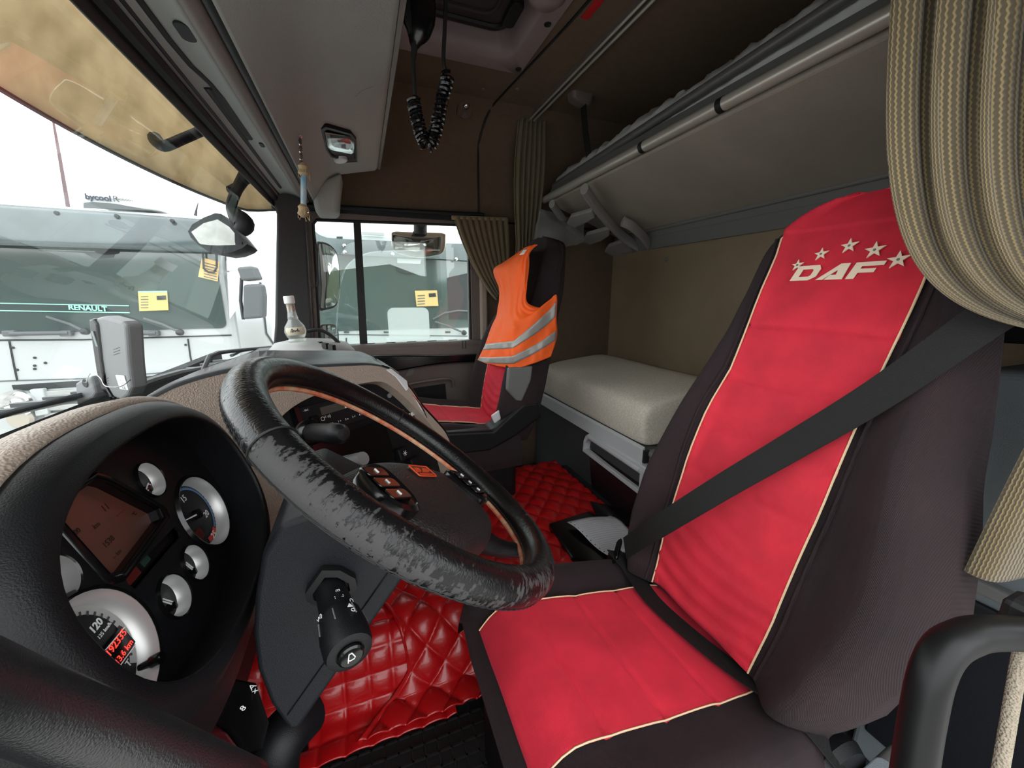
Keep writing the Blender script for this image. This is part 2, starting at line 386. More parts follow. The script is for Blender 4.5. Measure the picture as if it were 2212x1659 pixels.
# ceiling with the roof hatch opening
hx0, hx1, hy0, hy1 = .02, .575, .80, 1.545
cl = []
for a, b in (((-.36, -.06), (hx0 - .03, YW - .17)), ((hx1 + .03, -.06), (XR + .02, YW - .17)), ((hx0 - .03, -.06), (hx1 + .03, hy0 - .03)), ((hx0 - .03, hy1 + .03), (hx1 + .03, YW - .17))):
    cl.append(box2((a[0], a[1], ZC), (b[0], b[1], ZC + .04)))
struct('ceiling', join(*cl), brown, 'brown fabric headliner of the cab roof', smooth=False)
# roof front above the windscreen
struct('wall_front_upper', box2((-.375, -.06, 1.47), (-.34, YW, 1.93)), taupe, 'roof front panel above the windscreen', smooth=False)

# windscreen: curved glass between the dashboard and the header
def wsx(t): return -.07 * (1 - t * t)
def wind(u, v):
    y = -.06 + u * 2.04; t = (y - .99) / 1.0
    xt = -.305 ; xb = -.40 + 2.2 * wsx(t)
    return V3((xb + (xt - xb) * v, y, .70 + v * (1.425 - .70)))
ws = struct('window_1', grid(wind, 24, 8), mat_glass, 'curved windscreen glass in front of the dashboard')
hd = [wind(k / 24, 1) for k in range(25)]
mk('seal', tube([p + V3((.006, 0, -.002)) for p in hd], .014, 8), rubber, ws)
mk('frit_band', loft([[p + V3((-.004, 0, -.035)) for p in hd], [p + V3((-.004, 0, .03)) for p in hd]], closed=False), rubber, ws, solid=.004)

# header above the windscreen: grey slope with grooves, then the roller tubes
t1 = thing('trim_1', 'grey sloping header panel above the windscreen with black grooves', None, (-.25, 1.0, 1.43), kind='structure')
def hdr(u, v):
    p = wind(u, 1); q = V3((-.205, p.y, 1.436)); r = p + V3((.012, 0, .008)); w_ = r.lerp(q, v); w_.z += .012 * sin(pi * v); return w_
mk('panel', grid(hdr, 24, 8), ohgrey, t1, solid=.006)
def hpt(y, v): u = (y + .06) / 2.04; return hdr(u, v)
mk('groove', tube([hpt(y, .13) + V3((0, 0, -.001)) for y in [-.05 + .1 * k for k in range(21)]], .0045, 6), rubber, t1)
gp = [hpt(.3 + .06 * k, .36) for k in range(11)] + [hpt(.98, .40), hpt(1.04, .52), hpt(1.10, .56)] + [hpt(1.14 + .05 * k, .56) for k in range(5)]
mk('groove', tube([p + V3((0, 0, -.002)) for p in gp], .0055, 6), rubber, t1)
gp = [hpt(1.06 + .05 * k, .38) for k in range(17)]
mk('groove', tube([p + V3((0, 0, -.002)) for p in gp], .0055, 6), rubber, t1)
mk('groove', tube([hpt(1.06 + .04 * k, .47) + V3((0, 0, -.002)) for k in range(8)], .007, 6), rubber, t1)
mk('grip_slot', prism(rrect(.05, .02, .0095), hpt(.86, .75) + V3((0, 0, -.004)), Y_, X_, V3((0, 0, -1)), 0, .003), rubber, t1, smooth=False)
mk('grip_slot', prism(rrect(.03, .010, .0045), hpt(1.36, .8) + V3((0, 0, -.004)), Y_, X_, V3((0, 0, -1)), 0, .003), rubber, t1, smooth=False)
t2 = thing('roller_blind', 'pair of dark brown roller tubes along the top of the windscreen', 'blind', (-.18, 1.0, 1.42))
mk('tube', cyl((-.187, -.05, 1.428), (-.187, 1.97, 1.428), .016, 16), taupe, t2)
mk('tube', cyl((-.163, -.05, 1.428), (-.163, 1.97, 1.428), .010, 12), rubber, t2)
mk('rail', box2((-.215, -.05, 1.44), (-.15, 1.97, 1.452)), taupe, t2, smooth=False)

# passenger A pillar
t3 = struct('trim_2', loft([[V3(p) for p in q] for q in (
    [(-.385, 1.95, .78), (-.225, 2.0, .78), (-.225, 2.09, .78), (-.385, 2.09, .78)],
    [(-.362, 1.95, .90), (-.218, 2.0, .90), (-.218, 2.09, .90), (-.362, 2.09, .90)],
    [(-.30, 1.95, 1.36), (-.195, 2.0, 1.36), (-.195, 2.09, 1.36), (-.30, 2.09, 1.36)],
    [(-.315, 1.93, 1.47), (-.19, 1.98, 1.47), (-.19, 2.09, 1.47), (-.315, 2.09, 1.47)])], True, True), mat('pillar_grey', (.042, .045, .047), .5), 'dark windscreen pillar on the passenger side', bevel=.012, seg=3)
mk('cable_loop', tube(spl([at_y(662, 480, 1.955), at_y(668, 560, 1.955), at_y(671, 612, 1.955), at_y(678, 618, 1.955), at_y(685, 610, 1.955), at_y(684, 540, 1.955), at_y(676, 480, 1.955)], 6), .0025, 6), rubber, t3)
# driver A pillar (left of the view)
struct('trim_3', box2((-.44, -.09, .5), (-.31, -.045, 1.5)), satin, 'windscreen pillar on the driver side', smooth=False)

# ------------------------------------------------------------------ passenger door
d1 = thing('door_1', 'taupe passenger door with window, black armrest strip and pocket', None, (.2, YW, .1), kind='structure')
yw = YW + .005
WTL, WTR, WBL, WBR = (-.165, 1.365), (.545, 1.385), (-.205, .775), (.530, .775)
outer = [(-.225, .775), (-.20, 1.375), (-.175, 1.405), (.60, 1.42), (.605, .775)]
inner = [(-.205, .775), (-.176, 1.345), (-.158, 1.365), (.548, 1.382), (.545, .775)]
vs_, fs_ = [], []
for d in (-.015, .05):
    vs_ += [V3((a, yw + d, b)) for a, b in outer] + [V3((a, yw + d, b)) for a, b in inner]
n = 5
for i in range(4):
    fs_ += [(i, i + 1, n + i + 1, n + i), (10 + i, 10 + n + i, 10 + n + i + 1, 10 + i + 1), (n + i, n + i + 1, 10 + n + i + 1, 10 + n + i), (i, 10 + i, 10 + i + 1, i + 1)]
mk('window_frame', (vs_, fs_), taupe, d1, smooth=False, bevel=.006)
mk('rubber_seal', tube([V3((a, yw - .008, b)) for a, b in [(-.203, .79), (-.175, 1.342), (-.157, 1.362), (.545, 1.379), (.543, .79)]], .008, 8), rubber, d1)
a, b = at_y(771, 484, yw), at_y(785, 750, yw)
mk('window_divider', prism([(a.x - .014, a.z + .03), (a.x + .018, a.z + .03), (b.x + .02, b.z - .01), (b.x - .016, b.z - .01)], (0, yw, 0), X_, Z_, Y_, -.012, .02), rubber, d1, smooth=False)
mk('pane', prism([(-.20, .76), (-.17, 1.36), (a.x, 1.37), (b.x, .76)], (0, yw, 0), X_, Z_, Y_, .004, .008), side_glass, d1, smooth=False)
mk('pane', prism([(b.x, .76), (a.x, 1.37), (.55, 1.385), (.545, .76)], (0, yw, 0), X_, Z_, Y_, .006, .010), side_glass, d1, smooth=False)
# door skin: sill shelf, curved inner panel
secs = [(-.26, -.0), (.0, 0), (.30, 0), (.60, 0)]
def dprof(x):
    return [(YW + .02, .795), (YW - .03, .795), (YW - .05, .775), (YW - .055, .70), (YW - .03, .675), (YW - .03, .40), (YW - .05, .38), (YW - .05, .14), (YW + .03, .14)]
mk('panel', loft([[V3((x, a_, b_)) for a_, b_ in dprof(x)] for x, _ in secs], True, True), taupe, d1, bevel=.008, seg=3)
st = [(-.22, .742), (-.05, .745), (.15, .74), (.35, .728), (.58, .722)]
sb = [(.58, .682), (.35, .682), (.15, .66), (-.05, .635), (-.22, .62)]
mk('armrest_strip', prism(spl2(st, 4, False) + spl2(sb, 4, False), (0, YW - .03, 0), X_, Z_, V3((0, -1, 0)), 0, .052), blackg, d1, bevel=.008, seg=3)
mk('door_pull', tube(spl([at_y(872, 833, 1.97), at_y(905, 826, 1.965), at_y(960, 818, 1.965), at_y(978, 822, 1.97), at_y(980, 836, 1.975)], 5), .008, 8), taupe, d1)
mk('pocket', prism([(p.x, p.z) for p in (at_y(880, 845, 1.975), at_y(965, 832, 1.975), at_y(968, 868, 1.975), at_y(905, 870, 1.975))], (0, YW - .025, 0), X_, Z_, V3((0, -1, 0)), 0, .01), black, d1, smooth=False)
mk('handle_recess', prism([(p.x, p.z) for p in spl([at_y(878, 815, 1.97), at_y(888, 798, 1.97), at_y(898, 796, 1.97), at_y(893, 812, 1.97)], 4, True)], (0, YW - .025, 0), X_, Z_, V3((0, -1, 0)), 0, .012), greyp, d1)
p = at_y(1002, 744, 2.0)
mk('lock_slot', tube([p + V3((dx, -.007, dz)) for dx, dz in ((-.008, -.02), (.008, -.02), (.008, .02), (-.008, .02))], .002, 6, closed=True), rubber, d1)
mk('edge_seal', tube(spl([(.60, YW - .04, .76), (.597, YW - .045, .55), (.58, YW - .05, .40), (.55, YW - .05, .2)], 5), .012, 8), rubber, d1)
for k in range(5):
    a = at_y(800 + 45 * k, 744 - 3.2 * k, 2.02); mk('demist_slot', box((a.x, YW - .01, .7965), (.045, .006, .003)), rubber, d1, smooth=False)
# header strip between the door and the side wall
struct('trim_4', join(box2((-.21, YW - .03, 1.395), (.62, YW + .02, 1.412)), cyl((-.2, YW - .035, 1.412), (.62, YW - .035, 1.43), .009)), satin, 'black strip above the passenger door window')
struct('trim_5', box2((.596, YW - .03, .2), (.635, YW + .02, 1.42)), beige, 'beige door post strip behind the passenger window', smooth=False, bevel=.01)

# fresnel lens sheet stuck on the door glass
q = [at_y(*p, 2.04) for p in ((836, 668), (928, 662), (931, 737), (838, 741))]
cx = sum((p for p in q), V3()) / 4
o = tag(mk('fresnel_lens', prism(rrect(.205, .175, .03), (cx.x, 2.046, cx.z), X_, Z_, Y_, -.002, .001), lens_glass, smooth=False), 'frosted rounded wide-angle lens sheet stuck on the passenger door glass', 'lens')
# wind deflector outside the passenger window
wd = thing('wind_deflector', 'clear acrylic wind deflector outside the passenger window', 'deflector', (.2, 2.10, .8))
pts = [at_y(*p, 2.11) for p in ((726, 752), (728, 680), (736, 612), (752, 572), (790, 548), (845, 542), (950, 540))]
pp = spl(pts, 5)
mk('edge', tube(pp, .0028, 6), clear_glass, wd)
mk('sheet', prism([(p.x, p.z) for p in pp] + [(pts[-1].x, .78)], (0, 2.111, 0), X_, Z_, Y_, 0, .003), clear_glass, wd, smooth=False)
# ------------------------------------------------------------------ overhead shelf, hatch, lamps
OHP = V3((-.05, 0, 1.518)); OHU = V3((.15, 0, .032)).normalized(); OHN = V3((OHU.z, 0, -OHU.x))   # underside, facing down
oh = thing('overhead_console', 'grey overhead storage console above the windscreen', 'console', (-.02, .95, 1.40))
oprof = [(-.152, 1.405), (-.135, 1.425), (-.11, 1.462), (-.085, 1.496), (-.05, 1.518), (.10, 1.55), (.114, 1.562), (.135, 1.66), (.12, 1.74), (.12, ZC), (-.30, ZC), (-.30, 1.50), (-.16, 1.455)]
mk('shell', prism(oprof, (0, -.05, 0), X_, Z_, Y_, 0, 1.955), ohgrey, oh, bevel=.008, seg=2)
mk('rear_face', prism([(.112, 1.558), (.122, 1.556), (.147, 1.66), (.132, 1.76), (.12, 1.74)], (0, -.05, 0), X_, Z_, Y_, 0, 1.955), taupe, oh, smooth=False)
mk('side_bracket', loft([[V3((x, y, z)) for x, y, z in q] for q in (
    [(-.15, 1.86, 1.46), (-.03, 1.86, 1.525), (-.03, 2.02, 1.525), (-.15, 2.02, 1.46)],
    [(-.15, 1.87, 1.40), (-.05, 1.88, 1.43), (-.05, 2.02, 1.43), (-.15, 2.02, 1.40)],
    [(-.148, 1.90, 1.36), (-.06, 1.91, 1.365), (-.06, 2.02, 1.365), (-.148, 2.02, 1.36)])], True, True), ohgrey, oh, bevel=.02, seg=4)
for px, py in ((848, 130), (838, 198), (830, 244)):
    p = at_x(px, py, .125); mk('clip', box(p, (.004, .05, .006)), chrome, oh, smooth=False)
mk('scratch', tube([at_p(x, y, OHP, OHN) + OHN * -.0005 for x, y in ((768, 208), (778, 198), (792, 191), (806, 187))], .001, 5), greyp, oh)
# reading lamp in the underside
c = at_p(731, 305, OHP, OHN)
lp = thing('reading_lamp', 'reading lamp with ribbed clear lens and round bulb in the overhead console', 'lamp', c)
LU = V3((0, -1, 0)); LV = -OHU
def onl(a, b, h=0): return c + OHU * a + Y_ * b + OHN * h
lam = [(-.055, -.062), (.045, -.055), (.058, -.03), (.062, .045), (.05, .062), (-.05, .045), (-.06, .02)]
q = [at_p(x, y, OHP, OHN) for x, y in ((690, 270), (700, 264), (757, 281), (769, 296), (771, 345), (745, 346), (712, 333), (702, 318))]
mk('bezel', loft([[p + OHN * .0 for p in q], [c + (p - c) * .97 + OHN * .010 for p in q], [c + (p - c) * .86 + OHN * .011 for p in q], [c + (p - c) * .82 + OHN * .004 for p in q]], False, True), black, lp, auto=60)
q = [at_p(x, y, OHP, OHN) for x, y in ((699, 278), (754, 288), (764, 300), (763, 322), (757, 327), (715, 318), (706, 311))]
cq = sum(q, V3()) / len(q)
mk('reflector', loft([[p + OHN * .009 for p in q], [cq + (p - cq) * .7 + OHN * .004 for p in q]], False, True), chrome, lp)
mk('lens', loft([[p + OHN * .010 for p in q], [cq + (p - cq) * .9 + OHN * .016 for p in q]], False, True), clear_glass, lp)
mk('bulb_socket', box(cq + OHN * .011 + Y_ * -.012, (.02, .03, .012)), trimgrey, lp, smooth=False)
e = at_p(734, 339, OHP, OHN)
mk('spot_lens', lathe([(.024, .004), (.023, .014), (.018, .017), (.010, .0155), (0, .019)], e, OHN, 20), silver, lp)

# hanging ornament
hp = at_z(648, 292, 1.452)
hg = thing('hanging_ornament', 'blue stick tied with twine hanging from the overhead console', 'ornament', hp)
def hz(px, py): return at_y(px, py, hp.y)
mk('hook', lathe([(0, 0), (.006, .002), (.004, .006), (0, .008)], hp, V3((0, 0, -1)), 10), chrome, hg)
mk('chain', tube([hz(648, 293), hz(650, 320), hz(651, 353)], .003, 6), darkrope, hg)
for k in range(8):
    f = k / 7; p = hz(648 + 3 * f, 296 + 56 * f); mk('chain_link', lathe([(0, -.006), (.005, 0), (0, .006)], p, Z_, 8), darkrope if k % 2 else chrome, hg)
for (x0, y0, x1, y1) in ((655, 352, 656, 382), (655, 440, 655, 470)):
    a, b = hz(x0, y0), hz(x1, y1); m_ = a.lerp(b, .5)
    mk('twine_knot', tube([a, a.lerp(b, .25), m_, a.lerp(b, .75), b], [.006, .014, .011, .015, .004], 9), rope, hg)
    for k in range(7):
        g = k * 1.3; mk('twine_strand', tube([m_, m_ + V3((.014 * cos(g), .014 * sin(g), .004 - .03 * (k % 2))), b + V3((.016 * cos(g), .016 * sin(g), -.006 + .003 * k))], .0012, 4), rope, hg)
bl = mat('blue_paint', (.16, .34, .52), .45, vary=(30, .5, (.5, .55, .55)))
mk('stick', tube([hz(656, 372), hz(656, 448)], .0075, 8), bl, hg)

# roof hatch
ht = thing('roof_hatch', 'dark ribbed roof hatch in a mauve-grey frame', 'hatch', ((hx0 + hx1) / 2, (hy0 + hy1) / 2, ZC))
hc = V3(((hx0 + hx1) / 2, (hy0 + hy1) / 2, ZC)); hw, hh = hx1 - hx0, hy1 - hy0
mauve = mat('mauve_grey_plastic', (.24, .19, .19), .5)
lo = [onpl([(a + .0, b) for a, b in rrect(hw + e_, hh + e_, r_)], hc + V3((0, 0, z_)), X_, Y_) for e_, r_, z_ in ((.17, .03, 0), (.16, .03, -.012), (.04, .07, -.014), (.01, .06, -.008), (-.01, .05, .03), (-.02, .05, .07))]
mk('frame', loft(lo), mauve, ht, auto=60)
dk = mat('dark_hatch', (.035, .027, .027), .6)
mk('lid', prism(rrect(hw + .02, hh + .02, .05), hc + V3((0, 0, .065)), X_, Y_, Z_, 0, .02), dk, ht, smooth=False)
mk('gasket', tube(onpl(rrect(hw - .05, hh - .05, .05), hc + V3((0, 0, .062)), X_, Y_), .012, 8, closed=True), rubber, ht)
for k in range(4):
    mk('rib', box(hc + V3((-.14 + .07 * k, .05, .06)), (.012, .40, .014)), dk, ht, smooth=False, bevel=.004)
mk('rib', tube(onpl(rrect(hw - .16, hh - .16, .05), hc + V3((0, 0, .062)), X_, Y_), .007, 6, closed=True), dk, ht)
p = at_z(1108, 28, ZC + .055)
mk('latch_slot', prism(rrect(.045, .12, .02), p, X_, Y_, Z_, -.012, .01), rubber, ht, smooth=False, bevel=.004)
for px, py in ((1183, 52), (1120, 149)):
    p = at_z(px, py, ZC - .013); s_ = mk('screw', lathe([(0, -.001), (.006, -.002), (.011, -.003), (.012, .001)], p, Z_, 14), rubber, ht)
p = at_z(1172, 2, ZC - .02)
mk('hinge_cover', lathe([(0, -.03), (.035, -.026), (.055, -.010), (.06, .01)], p + V3((0, -.03, 0)), Z_, 24), mauve, ht)
p0 = at_z(1250, 22, ZC); 
rt_ = mat('red_tape', (.45, .01, .012), .5)
tag(mk('red_tape', prism(rrect(.028, .09, .003), p0 + V3((.035, -.02, -.001)), X_, Y_, Z_, -.0015, .0), rt_, smooth=False), 'short strip of red tape stuck on the headliner', 'tape')
# small ceiling lamp on the curved corner
c = at_y(1005, 231, 1.945); n_ = V3((0, -.62, -.78)).normalized(); u_ = X_; v_ = n_.cross(u_)
cl_ = thing('ceiling_lamp', 'small brown courtesy lamp with glass eye on the roof corner', 'lamp', c)
mk('housing', loft([onpl(rrect(.075 - e_, .105 - e_, .02 - e_ * .3), c + n_ * h_, u_, v_) for e_, h_ in ((0, -.008), (.004, .009), (.016, .012), (.02, .008))], False, True), brown, cl_)
mk('glass_eye', lathe([(.017, .008), (.014, .018), (.007, .023), (0, .024)], c + v_ * .012 + n_ * 0, n_, 16), chrome, cl_)
mk('switch', lathe([(.016, .007), (.013, .012), (0, .013)], c + v_ * -.032 + u_ * -.0, n_, 14), taupe, cl_)

# hand microphone on its coiled cord
mc = thing('hand_microphone', 'black hand microphone hanging beside the overhead console', 'microphone', at_y(900, 60, .98))
YM = .98
bx = [(905, -60, .016), (908, -20, .030), (908, 10, .034), (906, 40, .033), (902, 70, .026), (897, 90, .014), (895, 104, .007)]
mk('body', tube(spl([at_y(a, b, YM) for a, b, r in bx], 4), [lerp([(i, q[2]) for i, q in enumerate(bx)], k / 4) for k in range(4 * (len(bx) - 1) + 1)], 14, sx=.6, ref=X_), blackg, mc)
mk('talk_key', tube([at_y(880, 0, YM - .01), at_y(878, 40, YM - .01), at_y(886, 70, YM - .01)], [.006, .011, .005], 8), rubber, mc)
mk('strain_relief', tube([at_y(896, 92, YM), at_y(893, 128, YM)], [.008, .005], 8), rubber, mc)
left = [(893, 128), (894, 165), (897, 206)]
coil = [(893, 212), (897, 238), (904, 268), (912, 296), (922, 314), (934, 306), (943, 276), (950, 240), (957, 205), (965, 178), (968, 160)]
right = [(966, 158), (960, 145), (958, 120), (960, 80), (962, 30), (965, -60)]
mk('lead', tube(spl([at_y(a, b, YM) for a, b in left], 5), .0045, 8), rubber, mc)
mk('lead', tube(spl([at_y(a, b, YM) for a, b in right], 5), .0045, 8), rubber, mc)
cp = spl([at_y(a, b, YM) for a, b in coil], 40); turns = 30; hel = []; L_ = len(cp) - 1
acc = [0]
for i in range(L_): acc.append(acc[-1] + (cp[i + 1] - cp[i]).length)
# more turns per length on the slack left side
NT = 1500; tot = acc[-1]; ph = 0; j = 0
for k in range(NT):
    s_ = tot * k / (NT - 1)
    while j < L_ - 1 and acc[j + 1] < s_: j += 1
    f = (s_ - acc[j]) / max(acc[j + 1] - acc[j], 1e-6); p = cp[j].lerp(cp[j + 1], f); t_ = (cp[j + 1] - cp[j]).normalized()
    rate = 2 * pi / (.0085 if s_ < tot * .5 else .0115); ph += rate * tot / (NT - 1)
    a_ = Y_; b_ = t_.cross(a_).normalized(); rr_ = .0125
    hel.append(p + a_ * (rr_ * cos(ph)) + b_ * (rr_ * sin(ph)))
mk('coiled_cord', tube(hel, .0036, 6), blackg, mc)

# curtain rail on the ceiling
cr = thing('curtain_rail', 'twin metal curtain rail across the cab ceiling', 'rail', (.85, 1.0, 1.87))
mk('track', box2((.838, -.02, 1.872), (.846, 2.0, 1.892)), taupe, cr, smooth=False)
mk('track', box2((.862, -.02, 1.872), (.870, 2.0, 1.892)), taupe, cr, smooth=False)
mk('track', cyl((.842, -.02, 1.868), (.842, 2.0, 1.868), .005, 10), brushed, cr)
mk('track', cyl((.866, -.02, 1.868), (.866, 2.0, 1.868), .005, 10), brushed, cr)
# ------------------------------------------------------------------ upper bunk
ub = thing('upper_bunk', 'upper bunk with grey lined underside and metal front tubes', 'bunk', (1.15, .95, 1.30))
up = [(.955, 1.500), (1.385, 1.350), (1.395, 1.378), (.965, 1.545)]
mk('underside_panel', prism(up, (0, -.02, 0), X_, Z_, Y_, 0, 1.98), bunkmat, ub, smooth=False, bevel=.006)
mk('front_tube', cyl((.935, -.02, 1.528), (.935, 1.965, 1.515), .0175, 20), brushed, ub)
mk('upper_tube', cyl((.985, -.02, 1.652), (.985, 1.955, 1.582), .015, 18), darktube, ub)
mk('front_board', prism([(.948, 1.53), (.978, 1.585), (.988, 1.585), (.965, 1.53)], (0, -.02, 0), X_, Z_, Y_, 0, 1.97), trimgrey, ub, smooth=False)
for px, py in ((1385, 313), (1555, 213)):
    p = at_x(px, py, .925); mk('band', lathe([(.0178, -.009), (.0187, -.009), (.0187, .009), (.0178, .009)], (.935, p.y, 1.528 - .0065 * (p.y + .02)), Y_, 20), rubber, ub)
mk('rear_rail', prism([(1.375, 1.355), (1.40, 1.352), (1.41, 1.318), (1.395, 1.315)], (0, -.02, 0), X_, Z_, Y_, 0, 1.96), trimgrey, ub, smooth=False, bevel=.004)
mk('rear_rail_lip', cyl((1.378, -.02, 1.357), (1.378, 1.93, 1.345), .009, 10), trimgrey, ub)
mk('lower_rail', prism([(1.395, 1.318), (1.405, 1.318), (1.435, 1.268), (1.425, 1.262)], (0, -.02, 0), X_, Z_, Y_, 0, 1.98), trimgrey, ub, smooth=False, bevel=.003)
for px, py in ((1595, 470), (1690, 422), (1680, 447), (1790, 421)):
    p = at_x(px, py, 1.39); mk('screw', lathe([(0, -.002), (.005, -.002), (.006, .003)], (1.398, p.y, 1.335), X_, 10), rubber, ub)
# aluminium ladder stowed under it
BN = V3((-.15, 0, -.43)).normalized(); BP = V3((.955, 0, 1.50)) + BN * .045
ld = thing('folding_ladder', 'grey folding ladder stowed flat under the upper bunk', 'ladder', (1.15, 1.8, 1.36))
def lb(px, py, h=0): return at_p(px, py, BP + BN * h, BN)
ladg = mat('ladder_grey', (.30, .29, .28), .5)
def flat(pts, w_, t_): return tube(spl(pts, 5), w_, 8, sx=t_)
for pts, r in ((((1262, 408), (1300, 462), (1345, 510), (1392, 541)), .026), (((1192, 440), (1222, 480), (1265, 520), (1316, 557)), .022), (((1345, 478), (1365, 488), (1390, 512), (1408, 538)), .024)):
    mk('side_rail', flat([lb(*p) for p in pts], r, .7), ladg, ld)
for q in (((1222, 484), (1235, 460), (1282, 446), (1288, 462), (1260, 478), (1232, 490)), ((1258, 520), (1268, 500), (1320, 485), (1318, 502), (1300, 514), (1265, 525)), ((1300, 548), (1316, 525), (1345, 515), (1372, 538), (1340, 547), (1310, 555))):
    pts = [lb(*p) for p in q]; c = sum(pts, V3()) / len(pts)
    mk('rung', loft([pts, [p + BN * .022 for p in pts], ], True, True), ladg, ld, bevel=.006, smooth=False)
mk('grip_strip', tube([lb(1262, 527), lb(1290, 520), lb(1320, 500)], [.006, .008, .006], 6), rubber, ld)
# plastic bag hanging behind the ladder
def bag(u, v):
    p = at_y(1165 + 95 * u - 18 * v * (1 - u), 450 + 30 * u + (80 + 10 * sin(3 * u)) * v * (1 - .45 * u), 1.94 - .05 * sin(pi * u) * sin(pi * v))
    p += noise.noise_vector(p * 25) * .012; return p
tag(mk('plastic_bag', grid(bag, 14, 12), bag_film), 'crumpled clear plastic bag hanging at the far end of the upper bunk', 'bag')
# wrapped mattress lying on the bunk
wm = thing('wrapped_mattress', 'mattress in crinkled clear plastic wrap on the upper bunk', 'mattress', (1.2, 1.1, 1.56))
def mattr(u, v):
    y = .55 + u * 1.42; a = pi * v; hgt = .060 + .035 * (1 - u) + .02 * noise.noise(V3((y * 9, 0, 3)))
    p = V3((1.02 + .34 * v, y, 1.565 + hgt * (sin(a) ** .35)))
    return p
mk('core', grid(mattr, 30, 12), bunkmat, wm)
def film(u, v):
    y = .53 + u * 1.46; a = pi * v
    hgt = .125 + .05 * (1 - u) + .035 * abs(noise.noise(V3((y * 7, 5, 3)))) + .02 * noise.noise(V3((y * 30, v * 9, 0)))
    p = V3((.995 + .38 * v, y, 1.56 + hgt * (max(sin(a), 0) ** .3)))
    p += noise.noise_vector(V3((y * 28, v * 10, 1))) * .012; return p
mk('plastic_wrap', grid(film, 90, 24), plastic_film, wm)
# strap with bracket
sb_ = thing('bunk_strap', 'black restraint strap hanging from a grey roof bracket', 'strap', at_y(1255, 215, 1.75))
p = at_z(1255, 212, ZC - .01); q = V3((1.03, p.y - .02, 1.60))
mk('bracket', loft([onpl(rrect(.11, .07, .02), p + V3((-.005, 0, .01)), X_, Y_), onpl(rrect(.10, .06, .018), p + V3((-.005, 0, -.015)), X_, Y_), onpl(rrect(.05, .04, .012), p + V3((.012, 0, -.03)), X_, Y_)], True, True), taupe, sb_, auto=50)
mk('webbing', ribbon([p + V3((.012, 0, -.025)), p.lerp(q, .5), q], [Y_] * 3, .042, .003), belt, sb_, smooth=False)

# ------------------------------------------------------------------ lower bunk
lbk = thing('lower_bunk', 'grey carpeted lower bunk base with silver front edge', 'bunk', (1.18, 1.5, 0))
mk('base', box2((.935, 1.02, 0), (XR - .005, 2.04, .425)), mat('grey_carpet_front', (.060, .062, .066), .95, bump=[('noise', 420, .8)]), lbk, smooth=False, bevel=.01)
mk('bed_board', box2((.94, 1.03, .425), (XR - .005, 2.04, .47)), trimgrey, lbk, smooth=False)
pts = [(.912, .484), (.928, .490), (.934, .425), (.914, .420)]
mk('front_edge', prism(pts, (0, 1.055, 0), X_, Z_, Y_, 0, .925), silver, lbk, smooth=False, bevel=.004, seg=3)
mk('front_edge_cap', box2((.918, 1.045, .43), (.94, 1.056, .478)), rubber, lbk, smooth=False)
mk('support_lip', box2((.935, 1.0, .452), (1.10, 1.06, .476)), greyp, lbk, smooth=False, bevel=.008)
# mattress
def sec(y, grow=0):
    hw_, hh_ = .262 - grow, .0
    z0, zf, zr = .478, .645, .70
    t = []
    for a, b in rrect(.50 - 2 * grow, 1, .001, 1): pass
    x0, x1 = .930 + grow, 1.435
    base = [(x1, z0), (x0 + .02, z0), (x0 + .006, z0 + .006), (x0, z0 + .03), (x0 - .008, z0 + .08), (x0, zf - .035 - grow), (x0 + .012, zf - .012 - grow), (x0 + .035, zf - grow), (x0 + .12, zf + .018 - grow), (x0 + .30, zf + .035 - grow), (x1, zr - grow)]
    return [V3((a, y, b)) for a, b in base]
lp_ = [sec(1.075, .03), sec(1.08, .012), sec(1.095, .003), sec(1.13)] + [sec(1.13 + .09 * k) for k in range(1, 9)] + [sec(1.95, .002), sec(1.985, .008), sec(2.01, .04)]
for i, l in enumerate(lp_):
    for p in l:
        if p.x > .96 and p.z > .6: p.z += .006 * noise.noise(p * 6)
mo = tag(mk('mattress', loft(lp_, True, True), mattm, sub=2, auto=0), 'beige speckled mattress on the lower bunk', 'mattress')
# mattress seam
mk('seam', tube([V3((.943, y, .608)) for y in [1.12 + .1 * k for k in range(9)]], .003, 6), mattm, mo)
# drawer under the bunk with its silver grip frame
dw = thing('pullout_locker', 'dark pull-out locker under the lower bunk with a silver recessed grip', 'locker', (.92, 1.22, .05))
maroon = mat('dark_maroon_panel', (.022, .010, .013), .45)
mk('front', prism([(1.035, .33), (1.425, .34), (1.36, .075), (1.02, .06)], (.925, 0, 0), Y_, Z_, X_, -.004, .03), maroon, dw, smooth=False, bevel=.008)
ou = [(1.02, .425), (1.02, .305), (1.445, .322), (1.440, .38), (1.425, .408), (1.40, .425)]
inn = [(1.05, .395), (1.05, .325), (1.430, .340), (1.425, .37), (1.41, .39), (1.39, .398)]
vs_ = [V3((.905, a, b)) for a, b in ou] + [V3((.905, a, b)) for a, b in inn] + [V3((.945, a, b)) for a, b in inn] + [V3((.94, a, b)) for a, b in ou]
fs_ = []
for i in range(6):
    j = (i + 1) % 6; fs_ += [(i, j, 6 + j, 6 + i), (6 + i, 6 + j, 12 + j, 12 + i), (i, 18 + i, 18 + j, j)]
fs_.append((12, 13, 14, 15, 16, 17))
gf = mk('grip_frame', (vs_, fs_), silver, dw, smooth=False, bevel=.005, seg=3)
mk('grip_recess', prism([(1.052, .393), (1.052, .327), (1.428, .342), (1.42, .37), (1.39, .396)], (.938, 0, 0), Y_, Z_, X_, -.002, .002), greyp, gf, smooth=False)
mk('grip_bar', tube([V3((.915, 1.05, .402)), V3((.915, 1.40, .410))], .015, 12), silver, gf)
mk('end_roll', lathe([(0, -.01), (.04, -.008), (.05, 0), (.05, .03), (.04, .035)], (.945, .985, .385), Y_, 24), silver, dw)

